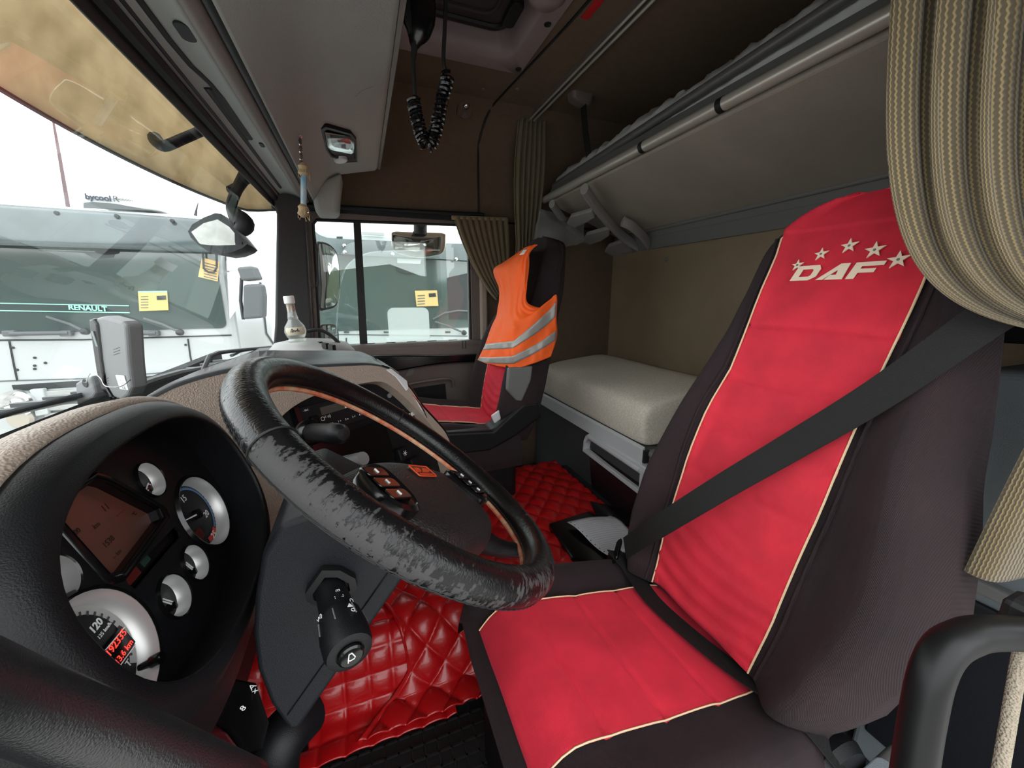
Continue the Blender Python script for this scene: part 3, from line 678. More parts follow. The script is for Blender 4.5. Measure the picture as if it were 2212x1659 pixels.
# locker at the driver's end of the lower bunk (right edge of the view)
lk = thing('side_locker', 'blue-grey plastic locker behind the driver seat', 'locker', (1.2, .2, 0))
mk('body', prism([(-.02, 0), (.36, 0), (.36, .62), (.34, .90), (-.02, .935)], (.985, 0, 0), Y_, Z_, X_, 0, XR - .99), bluegrey, lk, smooth=False, bevel=.012, seg=3)
mk('ledge', box2((.965, -.02, .52), (.99, .36, .545)), trimgrey, lk, smooth=False, bevel=.005)
mk('upper_shelf', box2((1.02, -.02, .95), (XR - .01, .34, 1.10)), black, lk, smooth=False, bevel=.01)
mk('lower_door', box2((.975, .0, .08), (.987, .34, .50)), satin, lk, smooth=False, bevel=.006)

# ------------------------------------------------------------------ curtains
def add_curtain(name, f, nu, nv, wu, wv, label, parent=None):
    o = mk(name, grid(f, nu, nv), curtain_m, parent, solid=.002, auto=0); uv_grid(o, nu, nv, wu, wv)
    if parent is None: tag(o, label, 'curtain')
    return o
def bez(a, b, c, d, t): s = 1 - t; return a * s ** 3 + b * (3 * s * s * t) + c * (3 * s * t * t) + d * t ** 3
# the driver's curtain, drawn back and tied, close to the camera
cm = thing('sleeper_curtain', 'large khaki striped curtain tied back beside the driver seat', 'curtain', (.78, .15, .66))
FOLDS = 12.5
def big(u, v):
    top = V3((.700 + .16 * u, .412 - .52 * u, 1.60)); tie = V3((.80 + .03 * u, .06 - .04 * u, .990 - .01 * u))
    zc = 1.055 + .05 * u
    p1 = V3((top.x, top.y - .052 * (1 - u), 1.06 + .05 * u)); p2 = V3((top.x - .04 * (1 - u) + .03 * u, top.y - .10 * (1 - u), .955 + .06 * u))
    if v < .16:
        f_ = v / .16; rail_ = V3((.76 + .10 * u, .42 - .46 * u, 1.868)); p = rail_.lerp(top, f_) + V3((-.02 * sin(pi * f_), 0, 0)); v = 0
    else:
        v = (v - .16) / .84; p = bez(top, p1, p2, tie, v)
    am = (.019 * (1 - .7 * sm(.35, 1, v)))
    w_ = sin(2 * pi * FOLDS * u + .9 * sin(3 * u + 1.5 * v)); w_ = math.copysign(abs(w_) ** .8, w_)
    nrm = V3((-.95, -.30, 0)); side = V3((.29, -.95, 0))
    p += nrm * am * w_ + side * (am * .42 * cos(2 * pi * FOLDS * 2 * u + .6)) + nrm * (.006 * noise.noise(V3((u * 9, v * 5, 0))))
    return p
add_curtain('drape', big, 460, 72, 1.05, 1.1, None, cm)
def tail(u, v):
    tp = V3((.80 + .06 * u, .19 - .22 * u, .95)); bt = V3((.715 + .16 * u, .192 - .19 * u, .690 - .012 * u))
    p = tp.lerp(bt, v); am = .010 + .012 * v
    p += V3((-.9, -.4, 0)) * am * sin(2 * pi * 2.4 * u + .5); p.x -= .02 * sin(pi * v * .5) * (1 - u)
    return p
add_curtain('drape_tail', tail, 80, 30, .30, .26, None, cm)
mk('tie_band', tube([V3((.80, .12, .965)), V3((.80, .06, .965)), V3((.82, 0, .965))], .028, 10), curtain_m, cm)
# passenger window curtain, gathered to the right
wc = thing('window_curtain', 'khaki pleated curtain swept back from the passenger window', 'curtain', (.58, 1.98, .95))
def wcur(u, v):
    a = at_y(978 + 118 * u, 468 + 4 * u, 1.985); b = at_y(1072 + 22 * u, 650 - 45 * u, 1.985)
    c1 = at_y(1000 + 100 * u, 545, 1.985); c2 = at_y(1040 + 60 * u, 620 - 30 * u, 1.985)
    p = bez(a, c1, c2, b, v); p.y += .014 * (1 - .5 * v) * sin(2 * pi * 9 * u); p.x += .004 * cos(2 * pi * 9 * u); return p
add_curtain('drape', wcur, 130, 24, .8, .5, None, wc)
mk('heading_tape', tube([at_y(976 + 118 * k / 8, 470 + 4 * k / 8, 1.985) for k in range(9)], .010, 8), curtain_m, wc)
# corner curtain hanging from the ceiling rail
def ccur(u, v):
    w0 = .070 * (1 + .25 * sin(pi * min(1, v * 1.2)) - .25 * v)
    p = V3((.855 + (u - .5) * 2 * w0 - .03 * v, 1.955 + .0 * u, 1.868 - v * .66)); p.y += .016 * sin(2 * pi * 6 * u); return p
add_curtain('corner_curtain', ccur, 100, 20, .6, .66, 'narrow khaki curtain hanging gathered in the far corner by the bunk')
# ------------------------------------------------------------------ seats
LEAN = radians(19)
SD = V3((sin(LEAN), 0, cos(LEAN))); SN = V3((-cos(LEAN), 0, sin(LEAN)))
VT = .848
WID = [(0, .215), (.06, .245), (.13, .258), (.24, .256), (.34, .238), (.42, .218), (.52, .203), (.62, .194), (.70, .186)] + [(.72 + .128 * k / 24, max(.02, .184 * (1 - (k / 24) ** 2.3) ** (1 / 2.3))) for k in range(25)]
def seat(name, label, YC, dx, dz, driver, lean=19):
    SD = V3((sin(radians(lean)), 0, cos(radians(lean)))); SN = V3((-cos(radians(lean)), 0, sin(radians(lean))))
    P0 = V3((.58 + dx, YC, .40 + dz))
    s = thing(name, label, 'seat', (.40 + dx, YC, 0))
    def near_(v): return 1 + .09 * sm(.08, .22, v) * (1 - sm(.48, .7, v)) if driver else 1
    def far_(v): return .88 + .12 * sm(.36, .55, v) if driver else 1
    def wid(v): return lerp(WID, v)
    def tt(y_, v, mx): k_ = wid(v) * (far_(v) if y_ > 0 else near_(v)); return max(-mx, min(mx, y_ / k_))
    def front(t, v):
        """front face of the backrest; t = -1..1 across, v up the backrest"""
        w_ = wid(v); a = abs(t)
        bol = .040 * sm(.52, .82, a) * (1 - sm(.38, .6, v)) + .010 * sm(.5, .85, a)
        edge = -.075 * max(0, (a - .80) / .20) ** 2.2
        top = -.028 * max(0, (v - .74) / .122) ** 2.2
        lum = .018 * sin(pi * min(1, v / .5)) - .012 * sm(.45, .8, v)
        return P0 + SD * v + Y_ * (t * w_ * (far_(v) if t > 0 else near_(v))) + SN * (bol + edge + top + lum + .02)
    NV, NT_ = 44, 40
    vs_ = []; 
    for j in range(NV + 1):
        v = VT * (1 - (1 - j / NV) ** 1.7)
        th = .10 - .035 * sm(.6, .86, v)
        for i in range(NT_ + 1):
            t = -1 + 2 * i / NT_; p = front(t, v)
            vs_.append(p + SN * (.0025 * noise.noise(p * 18)) + SD * 0)
        for i in range(NT_ + 1):
            t = 1 - 2 * i / NT_; w_ = wid(v); a = abs(t); e_ = .04 * max(0, (a - .8) / .2) ** 2
            top = 0
            vs_.append(P0 + SD * v + Y_ * (t * w_ * (far_(v) if t > 0 else near_(v))) + SN * (-th + e_ + top * .5))
    n_ = 2 * (NT_ + 1)
    loops = [vs_[j * n_:(j + 1) * n_] for j in range(NV + 1)]
    mk('backrest', loft(loops, True, True), cord, s, auto=0)
    half = lambda v: lerp([(0, .112), (.1, .122), (.3, .127), (.5, .120), (.66, .125), (.74, .122), (.79, .126), (.862, .126)], v)
    seams = (.594, .478, .37, .27)
    def red(u, v_):
        v = .005 + (VT - .006) * (1 - (1 - v_) ** 1.5) if driver else .005 + v_ * .52; t = tt((2 * u - 1) * half(v), v, .93 + (.07 * sm(.77, .82, v) if driver else 0)); p = front(t, v)
        h = .0075
        for s0 in seams: h -= .0045 * math.exp(-((v - s0 - .004 * sin(3 * u)) / .0045) ** 2)
        if v < .26: h += .0028 * sin(2 * pi * (v / .034 + .9 * sin(2.6 * u + v * 5))) * (1 - v / .26)
        h += .002 * noise.noise(p * 14)
        p = p + SN * h
        if driver and v > .79: p += SD * (.010 * sm(.79, VT, v)) + SN * .002
        return p
    mk('red_panel', grid(red, 40, 150), redcloth, s, auto=0, solid=.002, offs=-1)
    for sgn in (-1, 1):
        mk('piping', tube([front(tt(sgn * half(v), v, .93), v) + SN * .008 for v in [.004 + (.0352 if driver else .0226) * k for k in range(24)]], .0017 if driver else .0025, 6), piping, s)
        mk('welt', tube([front(tt(sgn * (half(v) + .012), v, .96), v) + SN * .003 for v in [.004 + (.0352 if driver else .0226) * k for k in range(24)]], .003, 6), cord, s)
    # cushion
    def ctop(t, x_):
        """t across -1..1, x_ 0 front .. 1 back"""
        x = .152 + dx + .473 * x_; w_ = .245 + .012 * sin(pi * x_)
        z = .458 - .088 * x_ + dz + (0 if driver else .045); a = abs(t)
        z += .022 * sm(.5, .8, a) - .075 * max(0, (a - .80) / .20) ** 2.2 - .06 * max(0, (.16 - x_) / .16) ** 2 + .0
        return V3((x, YC + t * w_, z))
    NX = 30; loops = []
    for j in range(NX + 1):
        x_ = j / NX; l = [ctop(-1 + 2 * i / 30, x_) for i in range(31)]
        l = [p + Z_ * (.004 * noise.noise(p * 14)) for p in l]
        w_ = .245 + .012 * sin(pi * x_); xx = l[0].x; zb = .29 + dz + .0 * x_
        l += [V3((xx, YC + w_ * 1.0, zb + .04)), V3((xx, YC + w_ * .98, zb)), V3((xx, YC - w_ * .98, zb)), V3((xx, YC - w_ * 1.0, zb + .04))]
        loops.append(l)
    for j_ in range(4):
        for i in range(31, 35): loops[j_][i].x += .05 * (1 - j_ / 4)
    l0 = [V3((p.x - .012, p.y, p.z - .045)) if i < 31 else V3((p.x + .004, p.y, p.z)) for i, p in enumerate(loops[0])]
    mk('cushion', loft([l0] + loops, True, True), cordc, s, auto=0)
    def rc(u, v_):
        x_ = .012 + v_ * .955; half_ = .128 * (1 - .10 * sm(.8, 1, x_)); t = (2 * u - 1) * half_ / (.245 + .012 * sin(pi * x_)); p = ctop(t, x_); h = .0085
        for s0 in (.24, .46, .68): h -= .005 * math.exp(-((x_ - s0 + .02 * sin(2 * u)) / .009) ** 2)
        if x_ > .5: h += .0025 * sin(2 * pi * (x_ * 7 + .8 * sin(3.1 * u + 2 * x_))) * (x_ - .5)
        h += .003 * noise.noise(p * 12)
        return p + Z_ * h
    mk('red_cushion_panel', grid(rc, 40, 90), redcush, s, auto=0, solid=.002, offs=-1)
    for sgn in (-1, 1):
        mk('piping', tube([rc(.5 + .5 * sgn, k / 24) + Z_ * .001 for k in range(25)], .0013 if driver else .0025, 6), piping, s)
    # plinth
    mk('plinth', loft([onpl(rrect(.44, .42, .03), (.40 + dx, YC, z), X_, Y_) for z in (.002, .10 + dz, .16 + dz, .285 + dz)], True, True), black, s, auto=50)
    return s, front, ctop
ds, dfront, dctop = seat('driver_seat', 'driver seat in red and dark brown cover with embroidered lettering and stars', .455, 0, 0, True)
ps, pfront, pctop = seat('passenger_seat', 'passenger seat in red and dark cover with orange vest over it', 1.60, -.060, .058, False, 15)
# embroidered logo on the driver's backrest
def bput(geo_fn, y, v, h): pass
ctr = dfront((.462 - .455) / .19, .702)
LUv = V3((0, -1, 0)); LVv = SD
ctr = V3((0, .460, 0)) + V3((ctr.x, 0, ctr.z)) + SN * .0105
sp_o = (dfront(.3, .702) - dfront(-.3, .702)).normalized()
mk('lettering', DAF(ctr, LUv, LVv, .0285, SN, .0012), cream, ds, smooth=False)
for (px, py, r) in ((1723, 573, .0115), (1774, 549, .0125), (1835, 531, .0140), (1890, 540, .0150), (1941, 561, .0155)):
    c = at_p(px, py, ctr, SN); poly = []
    for k in range(10):
        g = pi / 2 + 2 * pi * k / 10 + .12; rr = r if k % 2 == 0 else r * .38; poly.append((rr * cos(g), rr * sin(g)))
    st_ = mk('star', prism(poly, c, LUv, LVv, SN, -.001, .0012), cream, ds, smooth=False)
    mk('eyelet', lathe([(0, .0016), (.0022, .0016), (.0022, 0)], c, SN, 10), greyp, st_)
# seat side parts near the camera
sh = mk('side_shield', loft([[V3(p) for p in q] for q in (
    [(.46, .165, .30), (.72, .165, .36), (.72, .215, .36), (.46, .215, .30)],
    [(.46, .165, .20), (.74, .165, .20), (.74, .235, .20), (.46, .235, .20)])], True, True), trimgrey, ds, bevel=.012, seg=3)
c = V3((.60, .19, .3385)); uu = V3((.974, 0, .225)); 
mk('side_cover', prism(rrect(.15, .042, .012), c, uu, Y_, uu.cross(Y_), .0, .005), bluegrey, sh, smooth=False, bevel=.002)
mk('recliner_cover', lathe([(0, .0), (.055, .0), (.062, .012), (.058, .03), (0, .03)], (.60, .215, .33), V3((0, 1, 0)), 24), black, ds)
# grey recliner lever cover of the passenger seat
q = [(1098, 795), (1152, 790), (1148, 822), (1128, 868), (1116, 866), (1094, 842)]
pl = [at_y(x, y, 1.335) for x, y in q]
mk('recliner_lever', loft([pl, [p + V3((0, .02, 0)) for p in pl]], True, True), trimgrey, ps, smooth=False, bevel=.008, seg=3)
mk('belt_buckle', loft([[p for p in [at_y(x, y, 1.33) for x, y in ((1060, 898), (1078, 885), (1082, 905), (1068, 915))]], [p for p in [at_y(x, y, 1.35) for x, y in ((1060, 898), (1078, 885), (1082, 905), (1068, 915))]]], True, True), silver, ps, smooth=False, bevel=.004)
q = [(955, 935), (1066, 930), (1104, 895), (1130, 872), (1165, 868), (1172, 900), (1120, 940), (1060, 975), (985, 985), (955, 970)]
pl = [at_y(x, y, 1.34) for x, y in q]
mk('side_skirt', loft([pl, [p + V3((0, .10, 0)) for p in pl]], True, True), black, ps, smooth=False, bevel=.012, seg=3)

# seat belt of the driver
sbt = thing('seat_belt', 'dark grey seat belt crossing the driver seat backrest and cushion', 'seat belt', (.6, .45, .40))
def bfr(y, v, o=.012): return dfront((y - .455) / lerp(WID, v), v) + SN * o
pts = [V3((.765, .185, 1.085))] + [at_p(x, y, V3((.58, 0, .40)) + SN * o_, SN) for x, y, o_ in ((2130, 690, .05), (1900, 850, .055), (1700, 970, .065), (1580, 1040, .085), (1490, 1095, .10), (1410, 1145, .098), (1350, 1184, .07))]
pp = spl(pts, 8); 
wds = []
for i, p in enumerate(pp):
    t = (pp[min(i + 1, len(pp) - 1)] - pp[max(i - 1, 0)]).normalized(); f = i / len(pp); nn = (SN + V3((0, -.25 * (1 - f) + .15 * f, 0))).normalized(); wds.append(nn.cross(t))
mk('shoulder_webbing', ribbon(pp, wds, .047, .0016), belt, sbt, smooth=False)
lp0 = V3((.528, .672, .425))
lap = [lp0, V3((.522, .645, .428)), dctop(.60, .80) + Z_ * .016, dctop(.30, .78) + Z_ * .017, dctop(-.05, .80) + Z_ * .017, dctop(-.40, .845) + Z_ * .018, dctop(-.72, .885) + Z_ * .012, dctop(-.93, .91) + Z_ * .014, V3((.60, .195, .345)), V3((.605, .175, .30))]
pp = spl(lap, 8); wds = []
for i, p in enumerate(pp):
    t = (pp[min(i + 1, len(pp) - 1)] - pp[max(i - 1, 0)]).normalized(); wds.append(V3((.25, 0, 1)).cross(t))
mk('lap_webbing', ribbon(pp, wds, .046, .0016), belt, sbt, smooth=False)
mk('tongue', loft([onpl(rrect(.060, .024, .009), V3((.524, .660, .430)) + V3((-.004, 0, .012)) * k, V3((.6, .55, .3)).normalized(), V3((.2, -.5, .7)).normalized()) for k in (0, 1)], True, True), blackg, sbt, bevel=.003)
mk('buckle', loft([onpl(rrect(.036, .022, .006), V3((.545, .700, .36)) + V3((-.016, -.028, .06)) * k, X_, Y_) for k in (0, 1)], True, True), black, sbt, bevel=.003)
mk('anchor_plate', loft([onpl(rrect(.05, .03, .006), V3((.61, .185, .27)) + V3((-.005, .005, .06)) * k, X_, Y_) for k in (0, 1)], True, True), black, sbt, bevel=.004)

# orange hi-vis vest hung over the passenger seat
vt = thing('safety_vest', 'orange hi-vis vest with grey reflective bands draped over the passenger seat', 'vest', (.6, 1.5, .75))
PZ = V3((.58 - .045, 1.60, .485))
# rows of the cloth from the shoulder down: px of far edge, front corner, near edge
rows = [(530, (1128, 545), (1146, 531), (1160, 528)), (560, (1092, 566), (1130, 556), (1143, 545)), (585, (1066, 583), (1122, 590), (1141, 575)), (620, (1078, 622), (1118, 628), (1138, 620)), (655, (1078, 655), (1114, 665), (1140, 655)),
        (672, (1074, 676), (1112, 690), (1176, 664)), (690, (1064, 700), (1110, 712), (1202, 636)), (725, (1052, 736), (1108, 746), (1203, 690)), (755, (1042, 760), (1108, 770), (1202, 728)), (775, (1032, 778), (1112, 797), (1190, 770))]
def vrow(i):
    _, a, b, c = rows[i]
    lo_w = sm(3, 6, i); A = at_y(*a, 1.72); Bp = at_y(*b, 1.42 - .07 * lo_w); Cc = at_y(*c, 1.375 - .05 * lo_w)
    return A, Bp, Cc
RW = [vrow(i) for i in range(len(rows))]
def vest(u, v, h=0.0):
    f = v * (len(rows) - 1); i = min(int(f), len(rows) - 2); t = f - i
    cols = []
    for k in range(3):
        p = spl([RW[max(i - 1, 0)][k], RW[i][k], RW[i + 1][k], RW[min(i + 2, len(rows) - 1)][k]], 8)
        q = 8 + t * 8; j = min(int(q), len(p) - 2); cols.append(p[j].lerp(p[j + 1], q - j))
    A, Bp, Cc = cols
    mid = A.lerp(Bp, .5) + V3((-.030, -.01, 0))
    if u < .6:
        s_ = u / .6; p = A * (1 - s_) ** 2 + mid * (2 * s_ * (1 - s_)) + Bp * s_ ** 2
    else: p = Bp.lerp(Cc, (u - .6) / .4) + V3((0, -.012 * sin(pi * (u - .6) / .4), 0))
    wr_ = .010 * noise.noise(V3((u * 7 + v * 3, v * 4, 2))) + .008 * noise.noise(V3((u * 16 - v * 5, v * 6, 7)))
    p += V3((-.75, -.65, 0)) * (wr_ + h)
    return p
mk('cloth', grid(vest, 50, 70), orange, vt, solid=.003, auto=0)
def band(v0, v1, u0, u1, sag):
    def f(a, b):
        u = u0 + (u1 - u0) * a; v = v0 + (v1 - v0) * b + sag * (a - .5) ; return vest(u, min(max(v, 0), 1), .0035)
    return grid(f, 40, 4)
mk('reflective_band', band(.755, .812, .03, .995, -.10), reflect, vt, solid=.002, auto=0)
mk('reflective_band', band(.895, .955, .03, .995, -.10), reflect, vt, solid=.002, auto=0)
mk('care_label', grid(lambda a, b: vest(.50 + .1 * a, .035 + .05 * b, .004), 4, 4), white, vt, solid=.001)

# documents on the tunnel between the seats
fd = thing('document_folder', 'black open document folder on the tunnel beside the driver seat', 'folder', (.68, 1.0, .18))
zf = .185
q = [at_z(x, y, zf + .03) for x, y in ((1185, 1130), (1272, 1103), (1400, 1180), (1400, 1240), (1235, 1205))]
mk('cover', loft([[p - Z_ * .03 for p in q], q], True, True), blackg, fd, smooth=False, bevel=.006)
q = [at_z(x, y, zf + .035) for x, y in ((1275, 1085), (1340, 1100), (1405, 1150), (1290, 1120))]
mk('flap', loft([q, [p + Z_ * .006 for p in q]], True, True), blackg, fd, smooth=False)
pz = zf + .045
A, B_, C_, D_ = [at_z(x, y, pz) for x, y in ((1225, 1128), (1328, 1117), (1396, 1180), (1312, 1199))]
U_ = (B_ - A).normalized(); 
def sheet(u, v):
    p = A.lerp(B_, u).lerp(D_.lerp(C_, u), v); p += Z_ * (.010 * sin(pi * u) * (1 - v) + .006 * sin(2 * pi * v)); return p
ppr = tag(mk('paper_sheet', grid(sheet, 16, 16), paper, solid=.0012), 'white printed sheet in a punched sleeve lying on the black folder', 'paper')
for r_ in range(17):
    v = .12 + .047 * r_; u1 = .92 - .25 * random.random() if r_ not in (0, 1) else .7; u0 = .12 if r_ > 1 else .35
    mk('printed_line', grid(lambda a, b: sheet(u0 + (u1 - u0) * a, v + .008 * b) + Z_ * .0012, 10, 1), ink if r_ == 0 else mat('faint_ink', (.42, .42, .46), .7) if 'faint_ink' not in MATS else MATS['faint_ink'], ppr)
for k in range(9):
    p = sheet(.035, .06 + .105 * k) + Z_ * .0012; mk('punched_hole', lathe([(0, .0006), (.0022, .0006), (.0022, 0)], p, Z_, 10), ink, ppr)
p = sheet(.86, .07) + Z_ * .0012; mk('printed_emblem', lathe([(.004, .0006), (.011, .0006), (.011, 0)], p, Z_, 14), MATS['faint_ink'], ppr)
def sheet2(u, v):
    a, b, c, d = [at_z(x, y, zf + .036) for x, y in ((1345, 1150), (1390, 1150), (1396, 1225), (1330, 1215))]; return a.lerp(b, u).lerp(d.lerp(c, u), v)
tag(mk('paper_sheet', grid(sheet2, 6, 6), paper, solid=.001), 'second paper sheet tucked under the seat belt beside the driver backrest', 'paper')
# ------------------------------------------------------------------ dashboard: instrument binnacle
def plate(outer_, holes, O, U, V, N, th):
    """flat plate with holes, built from a filled 2D curve"""
    c = bpy.data.curves.new('plate', 'CURVE'); c.dimensions = '2D'; c.fill_mode = 'BOTH'; c.extrude = th / 2
    for poly in [outer_] + holes:
        s_ = c.splines.new('POLY'); s_.points.add(len(poly) - 1); s_.use_cyclic_u = True
        for i, (a, b) in enumerate(poly): s_.points[i].co = (a, b, 0, 1)
    o = bpy.data.objects.new('plate_source', c); COL.objects.link(o); me = bpy.data.meshes.new_from_object(o)
    vs_ = [V3(O) + U * v.co.x + V * v.co.y + N * v.co.z for v in me.vertices]; fs_ = [tuple(p.vertices) for p in me.polygons]
    bpy.data.objects.remove(o); bpy.data.curves.remove(c); bpy.data.meshes.remove(me)
    return vs_, fs_
def circ(cx, cy, r, n=40): return [(cx + r * cos(2 * pi * k / n), cy + r * sin(2 * pi * k / n)) for k in range(n)]
el = radians(20); IN = V3((cos(el), 0, sin(el))); IV = V3((-sin(el), 0, cos(el))); IU = Y_; IO = V3((-.22, .457, .765))
def ip(a, b, h=0): return IO + IU * a + IV * b + IN * h
db = thing('dashboard', 'dashboard with instrument binnacle, beige padding and angled centre console', 'dashboard', (-.35, .9, .5))
clus = black
GA = [(.111, -.012, .0475, 'rpm'), (-.110, -.016, .0535, 'speed'), (.064, .064, .020, 'small'), (-.094, .055, .018, 'small'), (.036, -.040, .0205, 'small'), (-.018, -.040, .0215, 'small')]
lcd = [(-.045, .098), (.004, .098), (.014, .088), (.046, .034), (.042, .024), (-.044, .018), (-.056, .026), (-.055, .088)]
strip = [(-.046, .0125), (-.048, .006), (-.046, -.003), (.047, -.0075), (.052, -.002), (.050, .006)]
outer_ = [(a + .006, b + .018) for a, b in sell(.178, .115, 2.6, 56)]
mk('instrument_panel', plate(outer_, [circ(a, b, r) for a, b, r, k in GA] + [lcd, strip], IO, IU, IV, IN, .003), clus, db, smooth=False)
# hood: black lip, then the beige padded cowl behind it
def hl(a, b, off, e=2.5, cy=.018, dv=0): return [ip(x + .0035, y + cy + dv, off) for x, y in sell(a, b, e, 64)]
lips = [hl(.176, .112, -.004), hl(.172, .108, .02), hl(.167, .104, .046), hl(.1665, .1035, .050), hl(.169, .106, .0515), hl(.182, .120, .047), hl(.194, .132, .034), hl(.199, .136, .0)]
mk('binnacle_hood', loft(lips), black, db, auto=0)
cowl = [hl(.192, .128, .024), hl(.198, .135, .031), hl(.208, .143, .024), hl(.220, .147, .0), hl(.232, .143, -.04), hl(.240, .132, -.10), hl(.245, .12, -.20)]
mk('binnacle_cowl', loft([[l[k % 64] for k in range(-1, 33)] for l in cowl], closed=False), beige, db, auto=0)
silverd = mat('gauge_silver', (.62, .62, .61), .38, metal=.55)
dialm = mat('dial_face', (.010, .010, .011), .45)
GD = {}
for a, b, r, k in GA:
    g = mk('gauge', lathe([(r * 1.06, .0016), (r * 1.05, .0045), (r * 1.0, .004), (r * .985, .0), (r * .90, -.0095 if r > .03 else -.0075), (r * .86, -.0105 if r > .03 else -.0085)], ip(a, b), IN, 44), silverd if k != 'x' else silverd, db)
    mk('bezel', lathe([(r * 1.0, .0045), (r * 1.05, .0055), (r * 1.10, .0016)], ip(a, b), IN, 44), blackg, g)
    dp = -.0100 if r > .03 else -.0080
    mk('dial', lathe([(0, dp), (r * .88, dp), (r * .88, dp - .002)], ip(a, b), IN, 36), dialm, g)
    GD[(a, b)] = g
def ring(cx, cy, r0, r1, a0, a1, h, n=24):
    vs_, fs_ = [], []
    for k in range(n + 1):
        t = a0 + (a1 - a0) * k / n
        for r in (r0, r1): vs_.append(ip(cx + r * cos(t), cy + r * sin(t), h))
    for k in range(n): fs_.append((2 * k, 2 * k + 1, 2 * k + 3, 2 * k + 2))
    return vs_, fs_
green = mat('gauge_green', (.25, .55, .15), .5); blue = mat('gauge_blue', (.12, .25, .5), .5); gred = mat('gauge_red', (.6, .04, .03), .5)
dp = -.0094
a, b, r = GA[0][:3]; g = GD[(a, b)]
D2 = radians
def dpx(px, py, h=dp): return at_p(px, py, ip(0, 0, h), IN)
def dang(px, py): d_ = dpx(px, py) - ip(a, b, dp); return atan2(d_.dot(IV), d_.dot(IU))
A15, A25 = dang(386, 1064), dang(460, 1135)
mk('scale_arc', ring(a, b, r * .74, r * .84, A15 + .75, A15 + .08, dp), green, g); mk('scale_arc', ring(a, b, r * .76, r * .83, A15, A25, dp), blue, g); mk('scale_arc', ring(a, b, r * .72, r * .85, A25 - .04, A25 - .75, dp), gred, g)
for tx, px, py in (('15', 397, 1078), ('20', 446, 1110), ('25', 462, 1155)):
    mk('numeral', text(tx, r * .25, dpx(px, py), IU, IV, .0002), white, g)
for k in range(21):
    t = A15 + .3 - .14 * k; mk('tick', ring(a, b, r * .80, r * .86, t, t + .03, dp + .0003, 1), ink, g)
nd_ = dang(392, 1128)
mk('needle', prism([(-.003, -.0012), (r * .62, -.0006), (r * .62, .0006), (-.003, .0012)], ip(a, b, dp + .004), IU * cos(nd_) + IV * sin(nd_), IV * cos(nd_) - IU * sin(nd_), IN, 0, .001), white, g, smooth=False)
mk('needle_hub', lathe([(.0065, 0), (.006, .006), (0, .0065)], ip(a, b, dp), IN, 18), blackg, g)
redlit = mat('red_display_window', (.10, .012, .010), .3)
mk('warning_lamp', prism(rrect(r * .42, r * .30, .003), dpx(430, 1156), IU, IV, IN, 0, .0006), redlit, g, smooth=False)
# speedometer
a, b, r = GA[1][:3]; g = GD[(a, b)]
mk('scale_ring', ring(a, b, r * .74, r * .88, D2(230), D2(-50), dp - .0004, 60), silverd, g)
for k in range(30):
    t = D2(228 - 9.3 * k); mk('tick', ring(a, b, r * .72, r * .79, t, t + .05, dp + .0001, 1), ink, g)
for tx, ang, s_ in (('40', 190, .2), ('60', 150, .2), ('80', 110, .2), ('100', 70, .2)):
    mk('numeral', text(tx, r * s_, ip(a + r * .52 * cos(D2(ang)), b + r * .52 * sin(D2(ang)), dp), IU, IV, .0002), white, g)
mk('numeral', text('120', r * .17, dpx(208, 1352), IU, IV, .0002, bold=.0002), white, g)
mk('numeral', text('125 km/h', r * .085, dpx(226, 1362), IU, IV, .0002), white, g)
odo = mat('odometer_glow', (.5, .02, .02), .4, emit=((1.0, .06, .04), .55))
c1, c2 = dpx(252, 1388, dp + .0012), dpx(266, 1412, dp + .0012)
q = [dpx(x, y, dp + .0006) for x, y in ((262, 1352), (293, 1386), (262, 1440), (222, 1400))]
mk('odometer_window', (q, [(0, 1, 2, 3)]), blackg, g, smooth=False)
mk('odometer_digits', text('192335', r * .165, c1 , IU, IV, .0002), odo, g)
mk('odometer_digits', text('913.6 km', r * .14, c2 , IU, IV, .0002), odo, g)
for qa, qb in (((228, 1404), (270, 1354)), ((260, 1437), (292, 1393))): mk('odometer_line', tube([dpx(*qa, dp + .001), dpx(*qb, dp + .001)], .0005, 5), white, g)
mk('numeral', text('T', r * .16, dpx(278, 1433), IU, IV, .0002), white, g)
p = dpx(303, 1443, dp); mk('trip_knob', lathe([(.0035, 0), (.0035, .008), (.005, .009), (.005, .016), (.0038, .018), (0, .018)], p, IN, 14), blackg, g)
# needles of the small gauges
for i, ang, tx in ((2, 200, '½'), (4, 105, '10'), (5, 120, '')):
    a, b, r = GA[i][:3]; g = GD[(a, b)]; t = D2(ang)
    for off in (-.0013, .0013):
        mk('needle', prism([(-r * .2, -.0007), (r * .6, -.0005), (r * .6, .0005), (-r * .2, .0007)], ip(a, b - r * .3, dp + .006) + (IV * cos(t) - IU * sin(t)) * off, IU * cos(t) + IV * sin(t), IV * cos(t) - IU * sin(t), IN, 0, .0008), white, g, smooth=False)
    mk('needle_hub', lathe([(.0045, 0), (.004, .007), (0, .0075)], ip(a, b - r * .45, dp), IN, 14), blackg, g)
    mk('scale_arc', ring(a, b, r * .62, r * .80, D2(60), D2(110), dp + .0002), gred, g)
    if tx: mk('numeral', text(tx, r * .35, ip(a - r * .3, b + r * .15, dp), IU, IV, .0002), white, g)
